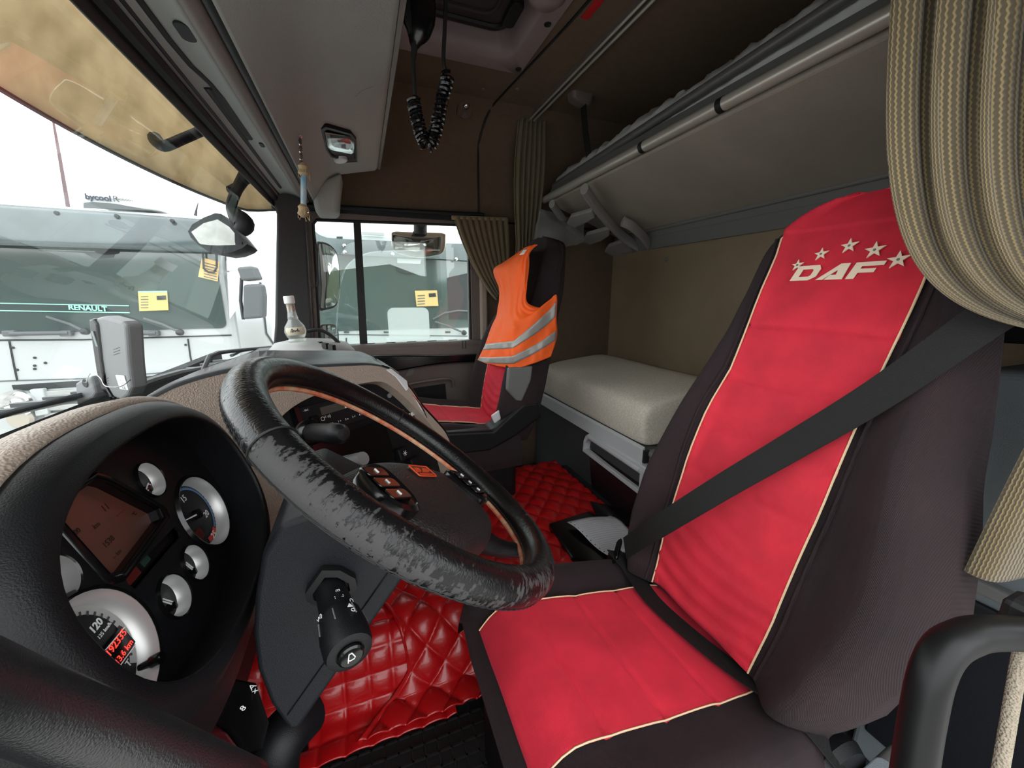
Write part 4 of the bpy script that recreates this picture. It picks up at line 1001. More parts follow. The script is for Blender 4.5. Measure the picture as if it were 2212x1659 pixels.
# message display
dispm = mat('message_display', (.14, .042, .028), .3, vary=(14, .45, (.09, .045, .036)))
ds_ = mk('message_display', plate(lcd, [], ip(0, 0, -.010), IU, IV, IN, .001), dispm, db, smooth=False)
mk('display_frame', loft([[ip(x, y, .003) for x, y in [((p[0] + .0035) * 1.03 - .0035, (p[1] - .059) * 1.05 + .059) for p in lcd]], [ip(x, y, .0055) for x, y in [((p[0] + .0035) * 1.10 - .0035, (p[1] - .059) * 1.12 + .059) for p in lcd]], [ip(x, y, .001) for x, y in [((p[0] + .0035) * 1.16 - .0035, (p[1] - .059) * 1.19 + .059) for p in lcd]]]), blackg, ds_, auto=0)
mk('display_wall', loft([[ip(x, y, .003) for x, y in lcd], [ip(x, y, -.011) for x, y in lcd]]), blackg, ds_, smooth=False)
dtx = mat('display_text', (.018, .006, .005), .4)
for tx, a, b, s_ in (('11', .006, .068, .010), ('km', -.016, .061, .007), ('1538', -.018, .042, .008), ('°C', .03, .044, .006), ('- - - -', .016, .055, .006), ('1.000', -.04, .068, .007), ('-- km', -.02, .028, .006)):
    mk('display_text', text(tx, s_, ip(a, b, -.009), IU, IV, .0001), dtx, ds_)
w_ = mk('warning_strip', plate(strip, [], ip(0, 0, -.007), IU, IV, IN, .001), blackg, db, smooth=False)
mk('warning_lamp', prism([(-.044, .010), (-.045, .000), (-.018, -.001), (-.018, .0095)], ip(0, 0, -.0065), IU, IV, IN, 0, .001), redlit, w_, smooth=False)
mk('warning_lamp', prism([(-.010, .007), (-.010, .000), (.002, .000), (.002, .007)], ip(0, 0, -.0065), IU, IV, IN, 0, .001), mat('green_lamp', (.02, .05, .035), .3), w_, smooth=False)
# lower body of the binnacle and knee roll on the driver's left
mk('binnacle_lower', loft([hl(.197, .132, .03), hl(.222, .152, .01, 2.5, .0), hl(.245, .165, -.05, 2.5, -.012), hl(.25, .17, -.3, 2.5, -.012)]), black, db, auto=0)
kr = spl([at_d(-140, 1448, .125), at_d(0, 1503, .152), at_d(150, 1562, .180), at_d(320, 1632, .212), at_d(520, 1716, .26)], 6)
kr = [kr[0] + (kr[0] - kr[6]) * 3.0, kr[0] + (kr[0] - kr[6]) * 1.5] + kr
mk('knee_roll', tube(kr, [.0122 + .0062 * k / (len(kr) - 1) for k in range(len(kr))], 28), mat('knee_roll_black', (.011, .0115, .013), .33, spec=.9, bump=[('noise', 900, .25)]), db, auto=0)
mk('lower_panel', loft([[at_d(x, y, d) for x, y, d in ((-60, 1560, .30), (200, 1640, .36), (520, 1700, .45), (640, 1800, .5), (-60, 1900, .35))], [at_d(x, y, d) for x, y, d in ((-60, 1500, .45), (200, 1600, .52), (520, 1680, .6), (640, 1800, .65), (-60, 1900, .5))]], True, True), black, db, smooth=False, bevel=.01)

# ------------------------------------------------------------------ centre console, turned towards the driver
CP = V3((-.12, .87, .785)); CU = V3((.77, .64, 0)).normalized(); CH = V3((.64, -.77, 0)).normalized(); ct = radians(18)
CN = CH * cos(ct) + Z_ * sin(ct); CV = Z_ * cos(ct) - CH * sin(ct)
def cs(px, py, h=0): return at_p(px, py, CP + CN * h, CN)
def cuv(px, py, h=0): d = cs(px, py, h) - CP; return (d.dot(CU), d.dot(CV))
Fpx = [(300, 878), (330, 862), (370, 842), (410, 828), (445, 818), (500, 806), (560, 800), (620, 797), (689, 796), (750, 793), (794, 792), (822, 797), (844, 808), (879, 843), (901, 876), (930, 908), (952, 933), (962, 952)]
F = [cs(*p) for p in spl2(Fpx, 4, False)]
out2 = spl2([cuv(*p) for p in Fpx], 4, False)
low = [(out2[-1][0] + .005, -.22), (out2[-1][0] - .03, -.36), (out2[0][0] + .1, -.36), (out2[0][0], -.2)]
binner = [cuv(*p) for p in ((590, 912), (620, 885), (660, 862), (710, 845), (768, 832), (813, 827), (838, 838), (862, 857), (885, 879), (920, 917), (945, 952), (948, 975))]
bi = spl2(binner, 4, False); hole = bi + [(bi[-1][0] - .005, -.30), (bi[0][0] + .0, -.30)]
mk('console_frame', plate(out2 + low, [hole], CP, CU, CV, CN, .03), beige, db, smooth=False, bevel=.007, seg=3)
mk('console_panel', plate([(a * 1.02, b * 1.02) for a, b in hole], [], CP + CN * -.018, CU, CV, CN, .004), black, db, smooth=False)
mk('console_edge', tube([p + CN * .002 + CU * .006 for p in F[-26:]], .0095, 12), blackg, db)
mk('console_side', loft([[p + CN * -.012 for p in F[40:]], [p + CN * -.05 + V3((-.10, .12, -.01)) for p in F[40:]]], closed=False), satin, db, solid=.006)
# grey tray on top of the console
Bpx = [(296, 868), (322, 852), (358, 831), (400, 812), (440, 796), (495, 778), (560, 758), (620, 757), (680, 757), (735, 757), (775, 759), (797, 767), (822, 779), (872, 812), (900, 838), (922, 858), (945, 880), (965, 915)]
Bk = [at_d(*p, (cs(*f) - CAM_P).dot(FW) + (.02 if i < 5 else .30 if 6 < i < 12 else .08)) for i, (p, f) in enumerate(zip(Bpx, Fpx))]
Bk = spl(Bk, 4)
def lip(k): return F[k] + CN * .012
trm = mat('tray_grey', (.055, .060, .065), .42, bump=[('noise', 60, .15)], vary=(8, .3))
tl = [[F[k] + CN * .002 - CV * .006 for k in range(52)], [F[k] + CN * .016 for k in range(52)], [F[k] + CN * .008 + CV * .008 for k in range(52)], [F[k].lerp(Bk[k], .5) + Z_ * .002 for k in range(52)], [Bk[k] for k in range(52)], [Bk[k] - Z_ * .03 for k in range(52)]]
mk('console_tray', loft(tl, closed=False), trm, db, auto=0)
q = [cs(x, y, .016) for x, y in ((832, 798), (846, 795), (880, 822), (884, 840), (878, 845), (855, 815))]
mk('tray_corner', loft([q, [p - CN * .02 for p in q]], True, True), silver, db, smooth=False, bevel=.003)
# bright strip modelled in place of white glints on the glossy black console edge
mk('glint_strip', tube([cs(px, py, .014) for px, py in ((890, 852), (903, 870), (914, 888), (922, 903))], [.002, .005, .0045, .002], 8), chrome, db)
# beige infill between the binnacle and the console
inf = spl([at_d(310, 880, .72), at_d(400, 852, .78), at_d(480, 828, .86), at_d(560, 812, .95)], 4)
inb = spl([at_d(330, 905, .60), at_d(430, 930, .62), at_d(520, 960, .66), at_d(610, 950, .74)], 4)
mk('infill_pad', loft([[p + V3((0, 0, -.01)) for p in inf], [p.lerp(q, .35) + V3((-.02, 0, -.025)) for p, q in zip(inf, inb)], [p.lerp(q, .75) + V3((-.02, 0, -.012)) for p, q in zip(inf, inb)], inb, [p - Z_ * .06 for p in inb]], closed=False), beige, db, auto=0)
# body mass of the dashboard up to the windscreen
mk('main_body', prism([(-.60, .30), (-.60, .72), (-.44, .765), (-.30, .76), (-.24, .70), (-.24, .35), (-.40, .30)], (0, -.03, 0), X_, Z_, Y_, 0, .95), black, db, smooth=False, bevel=.02)
mk('passenger_section', prism([(-.60, .30), (-.60, .74), (-.44, .80), (-.20, .81), (-.12, .77), (-.10, .50), (-.30, .30)], (0, .92, 0), X_, Z_, Y_, 0, 1.10), black, db, smooth=False, bevel=.03, seg=3)
# A pillar foot with vents
vf = mk('vent_pod', loft([onpl(sell(a_, b_, 2.6, 28), (-.20, 1.72, z), V3((.85, -.5, 0)).normalized(), V3((.5, .85, 0)).normalized()) for a_, b_, z in ((.17, .11, .78), (.165, .105, .815), (.14, .085, .845), (.08, .05, .858))], True, True), mat('pod_grey', (.34, .34, .335), .5), db, auto=60)
for px, py in ((690, 744), (703, 747), (717, 751)):
    p = at_z(px, py, .845) ; mk('vent_slot', box(p + V3((0, 0, .0)), (.012, .035, .022), Matrix.Rotation(.5, 3, 'Z')), rubber, vf, smooth=False)
mk('cable', tube(spl([at_y(664, 716, 1.66), at_y(690, 713, 1.66), at_y(715, 725, 1.66), at_y(740, 752, 1.66), at_y(742, 775, 1.66)], 5), .007, 8), rubber, vf)
# radio
rd = thing('car_radio', 'black car radio with small grey display in the console', 'radio', cs(740, 910))
ra = CP + CU * 0; r0 = cs(640, 892, -.004); 
rO = r0 + CU * .098 + CV * -.024
mk('body', prism(rrect(.20, .066, .005), rO, CU, CV, CN, -.02, .004), black, rd, smooth=False, bevel=.002)
mk('side_catch', prism(rrect(.010, .070, .003), rO - CU * .100, CU, CV, CN, -.01, .010), blackg, rd, smooth=False)
mk('volume_knob', lathe([(.012, 0), (.011, .012), (.008, .014), (0, .014)], rO + CU * -.072 + CV * -.002 + CN * .004, CN, 20), blackg, rd)
mk('display', prism(rrect(.062, .017, .001), rO + CU * -.018 + CV * .013, CU, CV, CN, .004, .0048), mat('radio_lcd', (.07, .068, .055), .3), rd, smooth=False)
mk('brand_lettering', DAF(rO + CU * .030 + CV * .010, CU, CV, .009, CN, .0055), white, rd, smooth=False)
mk('power_symbol', lathe([(.0035, .0047), (.0047, .0047)], rO + CU * -.050 + CV * -.003, CN, 16), white, rd)
for k in range(7):
    mk('preset_mark', text(('RD', 'TA', '1 >', '2 o', '3 <', '4 =', '5')[k], .0065, rO + CU * (-.052 + .019 * k) + CV * -.019 + CN * .0045, CU, CV, .0002), white, rd)
mk('preset_mark', text('< o)', .009, rO + CU * -.038 + CV * -.001 + CN * .0045, CU, CV, .0002), white, rd)
mk('preset_mark', text('- SRC', .0055, rO + CU * -.080 + CV * .024 + CN * .0045, CU, CV, .0002), white, rd)
# trays and switches below the radio
mk('console_slot', prism(rrect(.21, .10, .008), rO + CV * -.10, CU, CV, CN, -.012, .002), blackg, db, smooth=False)
for k in range(3):
    p = cs(868 + 26 * k, 980 + 20 * k, 0); sw = mk('switch', prism(rrect(.036, .030, .004), p, CU, CV, CN, -.006, .012), black, db, smooth=False, bevel=.003)
    if k == 0:
        for j in range(3):
            t = pi * j / 3; mk('snowflake_mark', prism([(-.0065, -.0006), (.0065, -.0006), (.0065, .0006), (-.0065, .0006)], p + CN * .0125, CU * cos(t) + CV * sin(t), CV * cos(t) - CU * sin(t), CN, 0, .0004), white, sw, smooth=False)
p = cs(880, 900, -.01); mk('console_badge', DAF(p, CU, CV, .013, CN, .002), silver, db, smooth=False)
p = cs(840, 855, -.012); mk('console_button', lathe([(.006, 0), (.006, .004), (0, .005)], p, CN, 14), greyp, db)

# ------------------------------------------------------------------ steering wheel
wa = radians(51); WN = V3((cos(wa), 0, sin(wa))); WV = V3((-sin(wa), 0, cos(wa))); WU = Y_; WO = V3((.045, .502, .804))
rot = radians(-45); WX = WU * cos(rot) + WV * sin(rot); WY = WV * cos(rot) - WU * sin(rot)
sw_ = thing('steering_wheel', 'steering wheel with cracked worn black leather cover', 'steering wheel', WO)
RR, rr = .215, .0200
NS, NM = 220, 36
vs_, wear = [], []
for i in range(NS):
    a = 2 * pi * i / NS; d_ = WU * cos(a) + WV * sin(a); deg = math.degrees(a)
    for k in range(NM):
        g = 2 * pi * k / NM; rad_ = rr * (1 + .02 * noise.noise(V3((cos(a) * 8, sin(a) * 8, 0))))
        vs_.append(WO + d_ * (RR + rad_ * cos(g)) + WN * (rad_ * sin(g)))
        # rubbed through mostly on the near side, upper and inner face
        w0 = lerp([(0, -.22), (60, -.24), (95, -.20), (115, -.10), (131, -.08), (133, .09), (160, .06), (182, .00), (205, -.05), (240, -.07), (280, -.05), (310, -.09), (335, -.18), (360, -.24)], deg)
        face = sin(g + 2.4) * .16
        if 200 < deg < 320: face = sin(g + 1.0) * .12 - .02
        wear.append(w0 + face - .02)
fs_ = [(i * NM + k, i * NM + (k + 1) % NM, ((i + 1) % NS) * NM + (k + 1) % NM, ((i + 1) % NS) * NM + k) for i in range(NS) for k in range(NM)]
ro = mk('rim_cover', (vs_, fs_), leather_m, sw_, auto=0)
at_ = ro.data.attributes.new('wear', 'FLOAT', 'POINT')
for i, x in enumerate(wear): at_.data[i].value = x
uvl = ro.data.uv_layers.new(name='UVMap')
for pg in ro.data.polygons:
    ii = [v // NM for v in pg.vertices]; kk = [v % NM for v in pg.vertices]
    for lidx, i_, k_ in zip(pg.loop_indices, ii, kk):
        if max(ii) == NS - 1 and i_ == 0: i_ = NS
        if max(kk) == NM - 1 and k_ == 0: k_ = NM
        uvl.data[lidx].uv = (2 * pi * RR * i_ / NS, 2 * pi * rr * k_ / NM)
for deg in (132, 0):
    a = radians(deg); d_ = WU * cos(a) + WV * sin(a)
    mk('cover_seam', tube([WO + d_ * (RR + (rr + .0005) * cos(g)) + WN * ((rr + .0005) * sin(g)) for g in [2 * pi * k / 24 for k in range(24)]], .0012, 6, closed=True), rubber, sw_)
def rimpt(a, da, h): d_ = WU * cos(a) + WV * sin(a); return WO + d_ * (RR + da) + WN * h
wood = mat('tan_rim_lining', (.55, .36, .22), .7, vary=(60, .5, (.50, .10, .04)))
mk('rim_lining', tube([rimpt(2 * pi * k / 120, -.0155, -.0145) for k in range(120)], .0042, 8, closed=True), wood, sw_)
stp = []
for k in range(300):
    a = 2 * pi * k / 300; stp.append(rimpt(a, .0165 + .0004 * (k % 2), -.0118 - .0005 * (k % 2)))
mk('stitching', tube(stp, .0007, 4, closed=True), rubber, sw_)
stp = [rimpt(2 * pi * k / 300, -.0185 - .0008 * (k % 2), -.006 - .001 * (k % 2)) for k in range(300)]
mk('stitching', tube(stp, .0011, 4, closed=True), rubber, sw_)
# hub pad and spokes
def wl(a, b, h=0): return WO + WX * a + WY * b + WN * h
hub = spl2([(-.150, -.018), (-.115, .002), (-.06, .016), (0, .021), (.06, .016), (.115, .002), (.150, -.018), (.148, -.055), (.125, -.085), (.10, -.115), (.05, -.138), (0, -.142), (-.05, -.138), (-.10, -.115), (-.125, -.085), (-.148, -.055)], 4)
cx0, cy0 = 0, -.055
def hs(s_, h): return [wl(cx0 + (a - cx0) * s_, cy0 + (b - cy0) * s_, h) for a, b in hub]
pad = mat('hub_pad', (.013, .0115, .0115), .5, bump=[('cell', 420, .6)])
mk('hub_pad', loft([hs(.90, -.060), hs(.98, -.045), hs(1.0, -.030), hs(.985, -.016), hs(.94, -.008), hs(.80, -.003), hs(.5, .001), hs(.2, .002)], True, True), pad, sw_, auto=0)
for sx_ in (-1, 1):
    mk('spoke', tube(spl([wl(sx_ * .125, -.050, -.034), wl(sx_ * .160, -.052, -.030), wl(sx_ * .190, -.050, -.018), wl(sx_ * .212, -.048, -.004)], 5), [.030, .027, .024, .021, .019, .017, .016, .0155, .015, .0145, .014, .014, .014, .014, .014, .014], 12, sx=.5, ref=WY), black, sw_)
    mk('spoke', tube(spl([wl(sx_ * .075, -.115, -.036), wl(sx_ * .095, -.145, -.032), wl(sx_ * .112, -.170, -.020), wl(sx_ * .124, -.186, -.006)], 5), [.030, .028, .026, .024, .022, .020, .019, .018, .017, .0165, .016, .016, .016, .016, .016, .016], 12, sx=.6, ref=WX), black, sw_)
    pc = (sx_ * .118, -.046)
    po = [(pc[0] + sx_ * a, pc[1] + b) for a, b in spl2([(-.030, .032), (.0, .034), (.024, .018), (.027, -.015), (.010, -.038), (-.018, -.040), (-.032, -.015)], 4)]
    pd = mk('button_pod', loft([[wl(a, b, -.012) for a, b in po], [wl(a, b, .004) for a, b in po], [wl(pc[0] + (a - pc[0]) * .88, pc[1] + (b - pc[1]) * .88, .007) for a, b in po], [wl(pc[0] + (a - pc[0]) * .82, pc[1] + (b - pc[1]) * .82, .0055) for a, b in po]], True, True), blackg, sw_, auto=50)
    for k in range(3):
        bt = mk('button', prism(rrect(.038, .015, .005), wl(pc[0], pc[1] + .018 - .018 * k, .0055), WX, WY, WN, 0, .0025), blackg, pd, smooth=False, bevel=.001)
        mk('button_mark', box(wl(pc[0], pc[1] + .018 - .018 * k, .0082), (.002, .006, .002), Matrix((WX, WY, WN)).transposed()), white if k != 1 else silver, pd, smooth=False)
lo_ = wl(.008, -.016, .0012)
ored = mat('orange_red_emblem', (.62, .07, .02), .4)
em = mk('emblem', prism(rrect(.050, .022, .003), lo_, WX, WY, WN, -.001, .0022), mat('emblem_black', (.012, .01, .01), .3), sw_, smooth=False)
mk('emblem_border', tube(onpl(rrect(.050, .022, .003), lo_ + WN * .0022, WX, WY), .0011, 6, closed=True), ored, em)
mk('emblem_lettering', DAF(lo_ + WN * .0022 + WY * .001, WX, WY, .0085, WN, .0012), ored, em, smooth=False)
mk('emblem_bar', prism([(-.02, -.0085), (.018, -.0085), (.019, -.006), (-.019, -.006)], lo_, WX, WY, WN, .002, .003), ored, em, smooth=False)

# steering column cover and stalks
cc = thing('steering_column', 'dark satin steering column cover below the wheel', 'steering column', (-.1, .5, .3))
YL = .405
poly = [(668, 1112), (605, 1135), (566, 1200), (550, 1290), (546, 1370), (556, 1450), (585, 1525), (622, 1578), (644, 1578), (720, 1468), (800, 1354), (876, 1245), (890, 1200), (800, 1165)]
pp = [(p.x, p.z) for p in [at_y(x, y, YL) for x, y in poly]]
co = mk('cover', prism(pp, (0, 0, 0), X_, Z_, Y_, YL, .60), satin, cc, bevel=.018, seg=4)
g0, g1 = at_y(846, 1228, YL - .001), at_y(622, 1545, YL - .001)
mk('parting_line', tube([g0, g1], .0011, 5), rubber, co)
mk('column_tube', tube(spl([at_d(660, 1540, .60), at_d(605, 1600, .55), at_d(590, 1660, .55), at_d(590, 1760, .55)], 5), .034, 18), black, cc)
q = [at_y(x, y, YL - .002) for x, y in ((697, 1222), (735, 1222), (768, 1240), (772, 1260), (748, 1290), (718, 1296), (690, 1300), (665, 1288), (661, 1272))]
cq = sum(q, V3()) / len(q)
mk('stalk_boot', loft([q, [p + V3((0, -.008, 0)) for p in q], [cq + (p - cq) * .72 + V3((0, -.010, 0)) for p in q], [cq + (p - cq) * .62 + V3((0, -.004, 0)) for p in q]], False, True), rubber, co, auto=60)
def stalk(name, label, prof, a, b, m):
    t_ = thing(name, label, 'stalk', a); ax = (b - a).normalized()
    return t_, ax
a0, b0 = at_y(712, 1268, .400), at_d(757, 1412, .345)
ax = (b0 - a0); Ls = ax.length; ax.normalize()
stk = thing('wiper_stalk', 'black wiper stalk with a horn symbol on its end cap', 'stalk', a0)
mk('stem', lathe([(.0145, 0), (.0155, Ls * .25), (.0165, Ls * .46), (.0172, Ls * .47), (.0172, Ls * .50), (.0165, Ls * .505)], a0, ax, 28), black, stk)
tw = mk('twist_grip', lathe([(.0168, Ls * .505), (.0195, Ls * .53), (.0215, Ls * .75), (.0212, Ls * .92), (.0195, Ls * .985), (.0155, Ls), (.0122, Ls), (.0118, Ls * .985), (0, Ls * .985)], a0, ax, 32), black, stk)
mk('end_button', lathe([(.0112, Ls * .985), (.0112, Ls * 1.035), (.0095, Ls * 1.05), (.0085, Ls * 1.046), (0, Ls * 1.045)], a0, ax, 28), blackg, stk)
rf = (V3((-.6, 0, .5)) - ax * V3((-.6, 0, .5)).dot(ax)).normalized(); sf = ax.cross(rf)
for k in range(7):
    g = 2 * pi * k / 7 + .3; d_ = rf * cos(g) + sf * sin(g)
    mk('grip_rib', tube([a0 + ax * (Ls * .56) + d_ * .0203, a0 + ax * (Ls * .72) + d_ * .0216], .0007, 5), greyp, tw)
iu = (V3((.0, -.3, 1)) - ax * V3((0, -.3, 1)).dot(ax)).normalized(); iv = ax.cross(iu)
e0 = a0 + ax * (Ls * 1.047)
mk('horn_mark', join(tube([e0 + iu * x + iv * y for x, y in ((.0045, -.001), (.0045, .0015), (-.0015, .003), (-.003, .0018), (-.003, -.0018), (-.0015, -.003), (.0045, -.001))], .0005, 5), tube([e0 + iu * -.0015 + iv * .003, e0 + iu * -.0045 + iv * .0035], .0005, 5)), white, stk)
def onst(f, ang, r_): return a0 + ax * (Ls * f) + (rf * cos(ang) + sf * sin(ang)) * r_
view = (CAM_P - (a0 + ax * Ls * .5)); va = atan2(view.dot(sf), view.dot(rf))
for f, da, tx, r_ in ((.30, -.35, 'm', .0166), (.40, -.5, ':.', .0172), (.40, -.1, ':', .0172), (.53, -.75, '\u2229', .0205), (.62, -.55, '\u25b2', .0213), (.70, -.6, 'D', .0220), (.52, .85, '(W', .0200)):
    p = onst(f, va + da, r_); nn = (rf * cos(va + da) + sf * sin(va + da)); U2 = (-ax).cross(nn); 
    mk('stalk_mark', text(tx, .0060, p + nn * .0004, nn.cross(ax) * -1, -ax, .0002), white, stk)
a0, b0 = at_d(672, 934, .70), at_d(738, 938, .64); ax = (b0 - a0); Ls = ax.length; ax.normalize()
sr = thing('retarder_stalk', 'black knobbed stalk on the right of the steering column', 'stalk', a0)
mk('collar', lathe([(0, -.02), (.020, -.02), (.024, -.012), (.024, -.004), (.018, 0), (0, 0)], a0, ax, 22), blackg, sr)
mk('knob', lathe([(.014, 0), (.0165, .004), (.017, Ls * .5), (.0185, Ls * .8), (.017, Ls * .97), (.010, Ls * 1.05), (0, Ls * 1.06)], a0, ax, 22), black, sr)
mk('stem', tube([a0, at_d(655, 950, .75), V3((-.08, .6, .74))], .012, 10), black, sr)
sl = thing('lower_stalk', 'small grey stalk behind the steering wheel hub', 'stalk', at_d(755, 1010, .68))
mk('lever', tube([at_d(735, 1030, .70), at_d(752, 1005, .68), at_d(785, 990, .66)], [.014, .019, .012], 12), greyp, sl)
# rotary switch low on the dash left of the column
lsw = thing('light_switch', 'black dash switch with white marks low beside the column', 'switch', at_d(540, 1530, .5))
q = [at_d(x, y, .47) for x, y in ((505, 1500), (560, 1470), (590, 1560), (575, 1620), (520, 1640), (490, 1560))]
mk('body', loft([q, [p + V3((-.05, .03, 0)) for p in q]], True, True), blackg, lsw, smooth=False, bevel=.008)
for px, py, tx in ((545, 1484, 'A'), (550, 1492, 'x'), (525, 1530, '8')):
    mk('switch_mark', text(tx, .010, at_d(px, py, .462), V3((.75, .3, .45)), V3((-.35, 0, .85)), .0002), white, lsw)
q = [at_d(x, y, .465) for x, y in ((448, 1585), (490, 1580), (520, 1620), (530, 1680), (440, 1620))]
mk('red_reflector', loft([q, [p + V3((-.02, .02, 0)) for p in q]], True, True), mat('dark_red_plastic', (.05, .004, .006), .4), lsw, smooth=False, bevel=.004)

# ------------------------------------------------------------------ things on the dash
# road toll unit
tc_ = at_d(240, 775, .76)
tu = thing('toll_unit', 'grey on-board toll unit standing on the dashboard', 'toll unit', at_d(250, 866, .76))
TU = V3((.80, -.60, 0)).normalized(); TN = V3((-.60, -.80, 0)).normalized(); TV = (Z_ + V3((-.05, -.02, 0))).normalized()
tpx = lambda x, y, h=0: at_p(x, y, tc_ + TN * h, TN)
fr_ = [tpx(x, y) for x, y in ((206, 686), (222, 683), (262, 694), (272, 703), (278, 790), (284, 838), (276, 856), (262, 866), (238, 856), (222, 838), (212, 780), (203, 700))]
bkk = [p - TN * .030 for p in fr_]
cen = sum(fr_, V3()) / len(fr_)
tg = mat('device_grey', (.22, .225, .23), .5, bump=[('noise', 500, .15)])
mk('housing', loft([bkk, fr_], True, True), tg, tu, bevel=.006, seg=3, smooth=False)
dk_ = [tpx(x, y, .004) for x, y in ((190, 690), (200, 687), (209, 700), (218, 780), (226, 832), (244, 862), (236, 862), (216, 840), (206, 800), (194, 720))]
mk('front_window', loft([[p - TN * .03 for p in dk_], dk_], True, True), blackg, tu, smooth=False, bevel=.004)
mk('screen', prism(rrect(.006, .030, .001), tpx(205, 732, .0045), TU, TV, TN, 0, .001), mat('small_lcd', (.18, .23, .24), .3), tu, smooth=False)
mk('label_sticker', prism(rrect(.025, .030, .002), tpx(264, 826, .0005), TU, TV, TN, 0, .0006), white, tu, smooth=False)
for k in range(5): mk('sticker_print', text(('DAF CONNECT', 'OBU 4021', '24V 2A', 'SN 00731', 'CE')[k] if False else ('----', '-- ---', '- ----', '-- --', 'CE')[k], .0055 if k < 4 else .008, tpx(264, 826, .0013) + TV * (.010 - .0055 * k), TU, TV, .0001), ink, tu)
for (x, y) in ((252, 752), (228, 818)):
    for k in range(3): mk('vent_groove', tube([tpx(x - 7, y + 6 * k + 3, .0002), tpx(x + 7, y + 6 * k - 2, .0002)], .0006, 4), greyp, tu)
mk('foot', cyl(tpx(262, 862), tpx(262, 880), .008, 10), rubber, tu)
bq = [tpx(x, y, .0) for x, y in ((162, 828), (172, 822), (196, 812), (206, 850), (200, 860), (165, 876))]
br_ = thing('holder_bracket', 'grey wedge bracket beside the toll unit', 'bracket', bq[-1])
mk('wedge', loft([bq, [p - TN * .03 for p in bq]], True, True), tg, br_, smooth=False, bevel=.004)
mk('bracket_hole', lathe([(0, .001), (.008, .001), (.009, 0)], tpx(184, 828, .0005), TN, 14), rubber, br_)
mk('wire', tube(spl([tpx(186, 826, .004), tpx(196, 806, .01), tpx(215, 815, .012), tpx(228, 834, .012), tpx(260, 835, .012), tpx(282, 820, .01)], 6), .0008, 5), chrome, br_)
# little liqueur bottle
yb = 1.62; bb = at_y(643, 738, yb); bt_ = at_y(623, 640, yb); ax = (bt_ - bb); H_ = ax.length; ax.normalize()
bo = thing('glass_bottle', 'small round bellied glass bottle with white cap leaning at the pillar', 'bottle', bb)
bglass = glass('bottle_glass', (.90, .91, .87), .10, 0, .22)
k_ = H_ / .19
mk('glass', lathe([(r * k_, h * k_) for r, h in ((0, 0), (.034, .0), (.036, .008), (.030, .016), (.036, .024), (.042, .045), (.038, .066), (.024, .086), (.019, .095), (.021, .10), (.018, .112), (.016, .125), (.016, .160))], bb, ax, 24), bglass, bo)
mk('cap', lathe([(.0185 * k_, .160 * k_), (.0205 * k_, .162 * k_), (.0205 * k_, .188 * k_), (.018 * k_, .192 * k_), (0, .192 * k_)], bb, ax, 20), white, bo)
mk('contents', lathe([(0, .128 * k_), (.0145 * k_, .128 * k_), (.0145 * k_, .157 * k_), (0, .157 * k_)], bb, ax, 16), mat('cork_brown', (.36, .2, .09), .8), bo)
tow = (CAM_P - bb); tow = (tow - ax * tow.dot(ax)).normalized(); sd_ = ax.cross(tow)
mk('label', grid(lambda u, v: bb + ax * (.031 * k_ + .032 * k_ * v) + (tow * cos((u - .5) * 1.9) + sd_ * sin((u - .5) * 1.9)) * (.0415 * k_ - .012 * k_ * (2 * v - 1) ** 2 * .3 + .001), 16, 8), mat('label_cream', (.72, .66, .5), .6), bo)
mk('label_scroll', tube(spl([bb + ax * ((.050 + dy) * k_) + sd_ * (dx * k_) + tow * (.0445 * k_ - 9 * dx * dx * k_) for dx, dy in ((-.018, -.006), (-.013, .008), (-.009, .004), (-.012, -.006), (-.005, .002), (-.001, -.004), (.003, .002), (.006, -.003), (.009, .008), (.010, -.004), (.015, .000))], 4), .0012, 5), ink, bo)

# ------------------------------------------------------------------ floor mats
def pil(a, b): return (abs(sin(a)) * abs(sin(b))) ** .36
cur = spl([(0, .735, .014), (0, .80, .016), (0, .835, .03), (0, .858, .09), (0, .882, .15), (0, .92, .176), (0, 1.0, .180), (0, 1.2, .180), (0, 1.4, .180), (0, 1.64, .180)], 24)
ac = [0]
for i in range(len(cur) - 1): ac.append(ac[-1] + (cur[i + 1] - cur[i]).length)
def cpt(s_):
    for i in range(len(cur) - 1):
        if ac[i + 1] >= s_:
            f = (s_ - ac[i]) / max(ac[i + 1] - ac[i], 1e-9); return cur[i].lerp(cur[i + 1], f), (cur[i + 1] - cur[i]).normalized()
    return cur[-1], Y_
def quilt(x0, x1, s0, s1, nx, ns, cell, diag, lift, edge=None):
    vs_ = []
    for j in range(ns + 1):
        s_ = s0 + (s1 - s0) * j / ns; p, t = cpt(s_); nn = V3((0, -t.z, t.y))
        for i in range(nx + 1):
            xa = edge(s_) if edge else x0; x = xa + (x1 - xa) * i / nx
            if diag: a, b = pi * (x * 1.0 + s_ * .85) / cell / 1.3, pi * (x * 1.0 - s_ * .85) / cell / 1.3
            else: a, b = pi * x / cell, pi * s_ / cell
            h = (.016 if diag else .011) * pil(a, b) + lift + .006 * noise.noise(V3((x * 5, s_ * 5, 1)))
            vs_.append(V3((x, p.y, p.z)) + nn * h)
    fs_ = [(j * (nx + 1) + i, j * (nx + 1) + i + 1, (j + 1) * (nx + 1) + i + 1, (j + 1) * (nx + 1) + i) for j in range(ns) for i in range(nx)]
    return vs_, fs_
qm = thing('tunnel_mat', 'glossy red diamond quilted mat covering the tunnel between the seats', 'mat', (.4, 1.2, .17))
edge_ = lambda s_: -.01 + .05 * sin(s_ * 9) - .10 * max(0, .16 - s_) / .16 + (-.45 if s_ > .42 else 0) * sm(.42, .7, s_)
mk('quilting', quilt(.0, .865, .02, ac[-1], 260, 230, .068, True, .010, edge_), redvinyl, qm, auto=0, solid=.004, offs=-1)
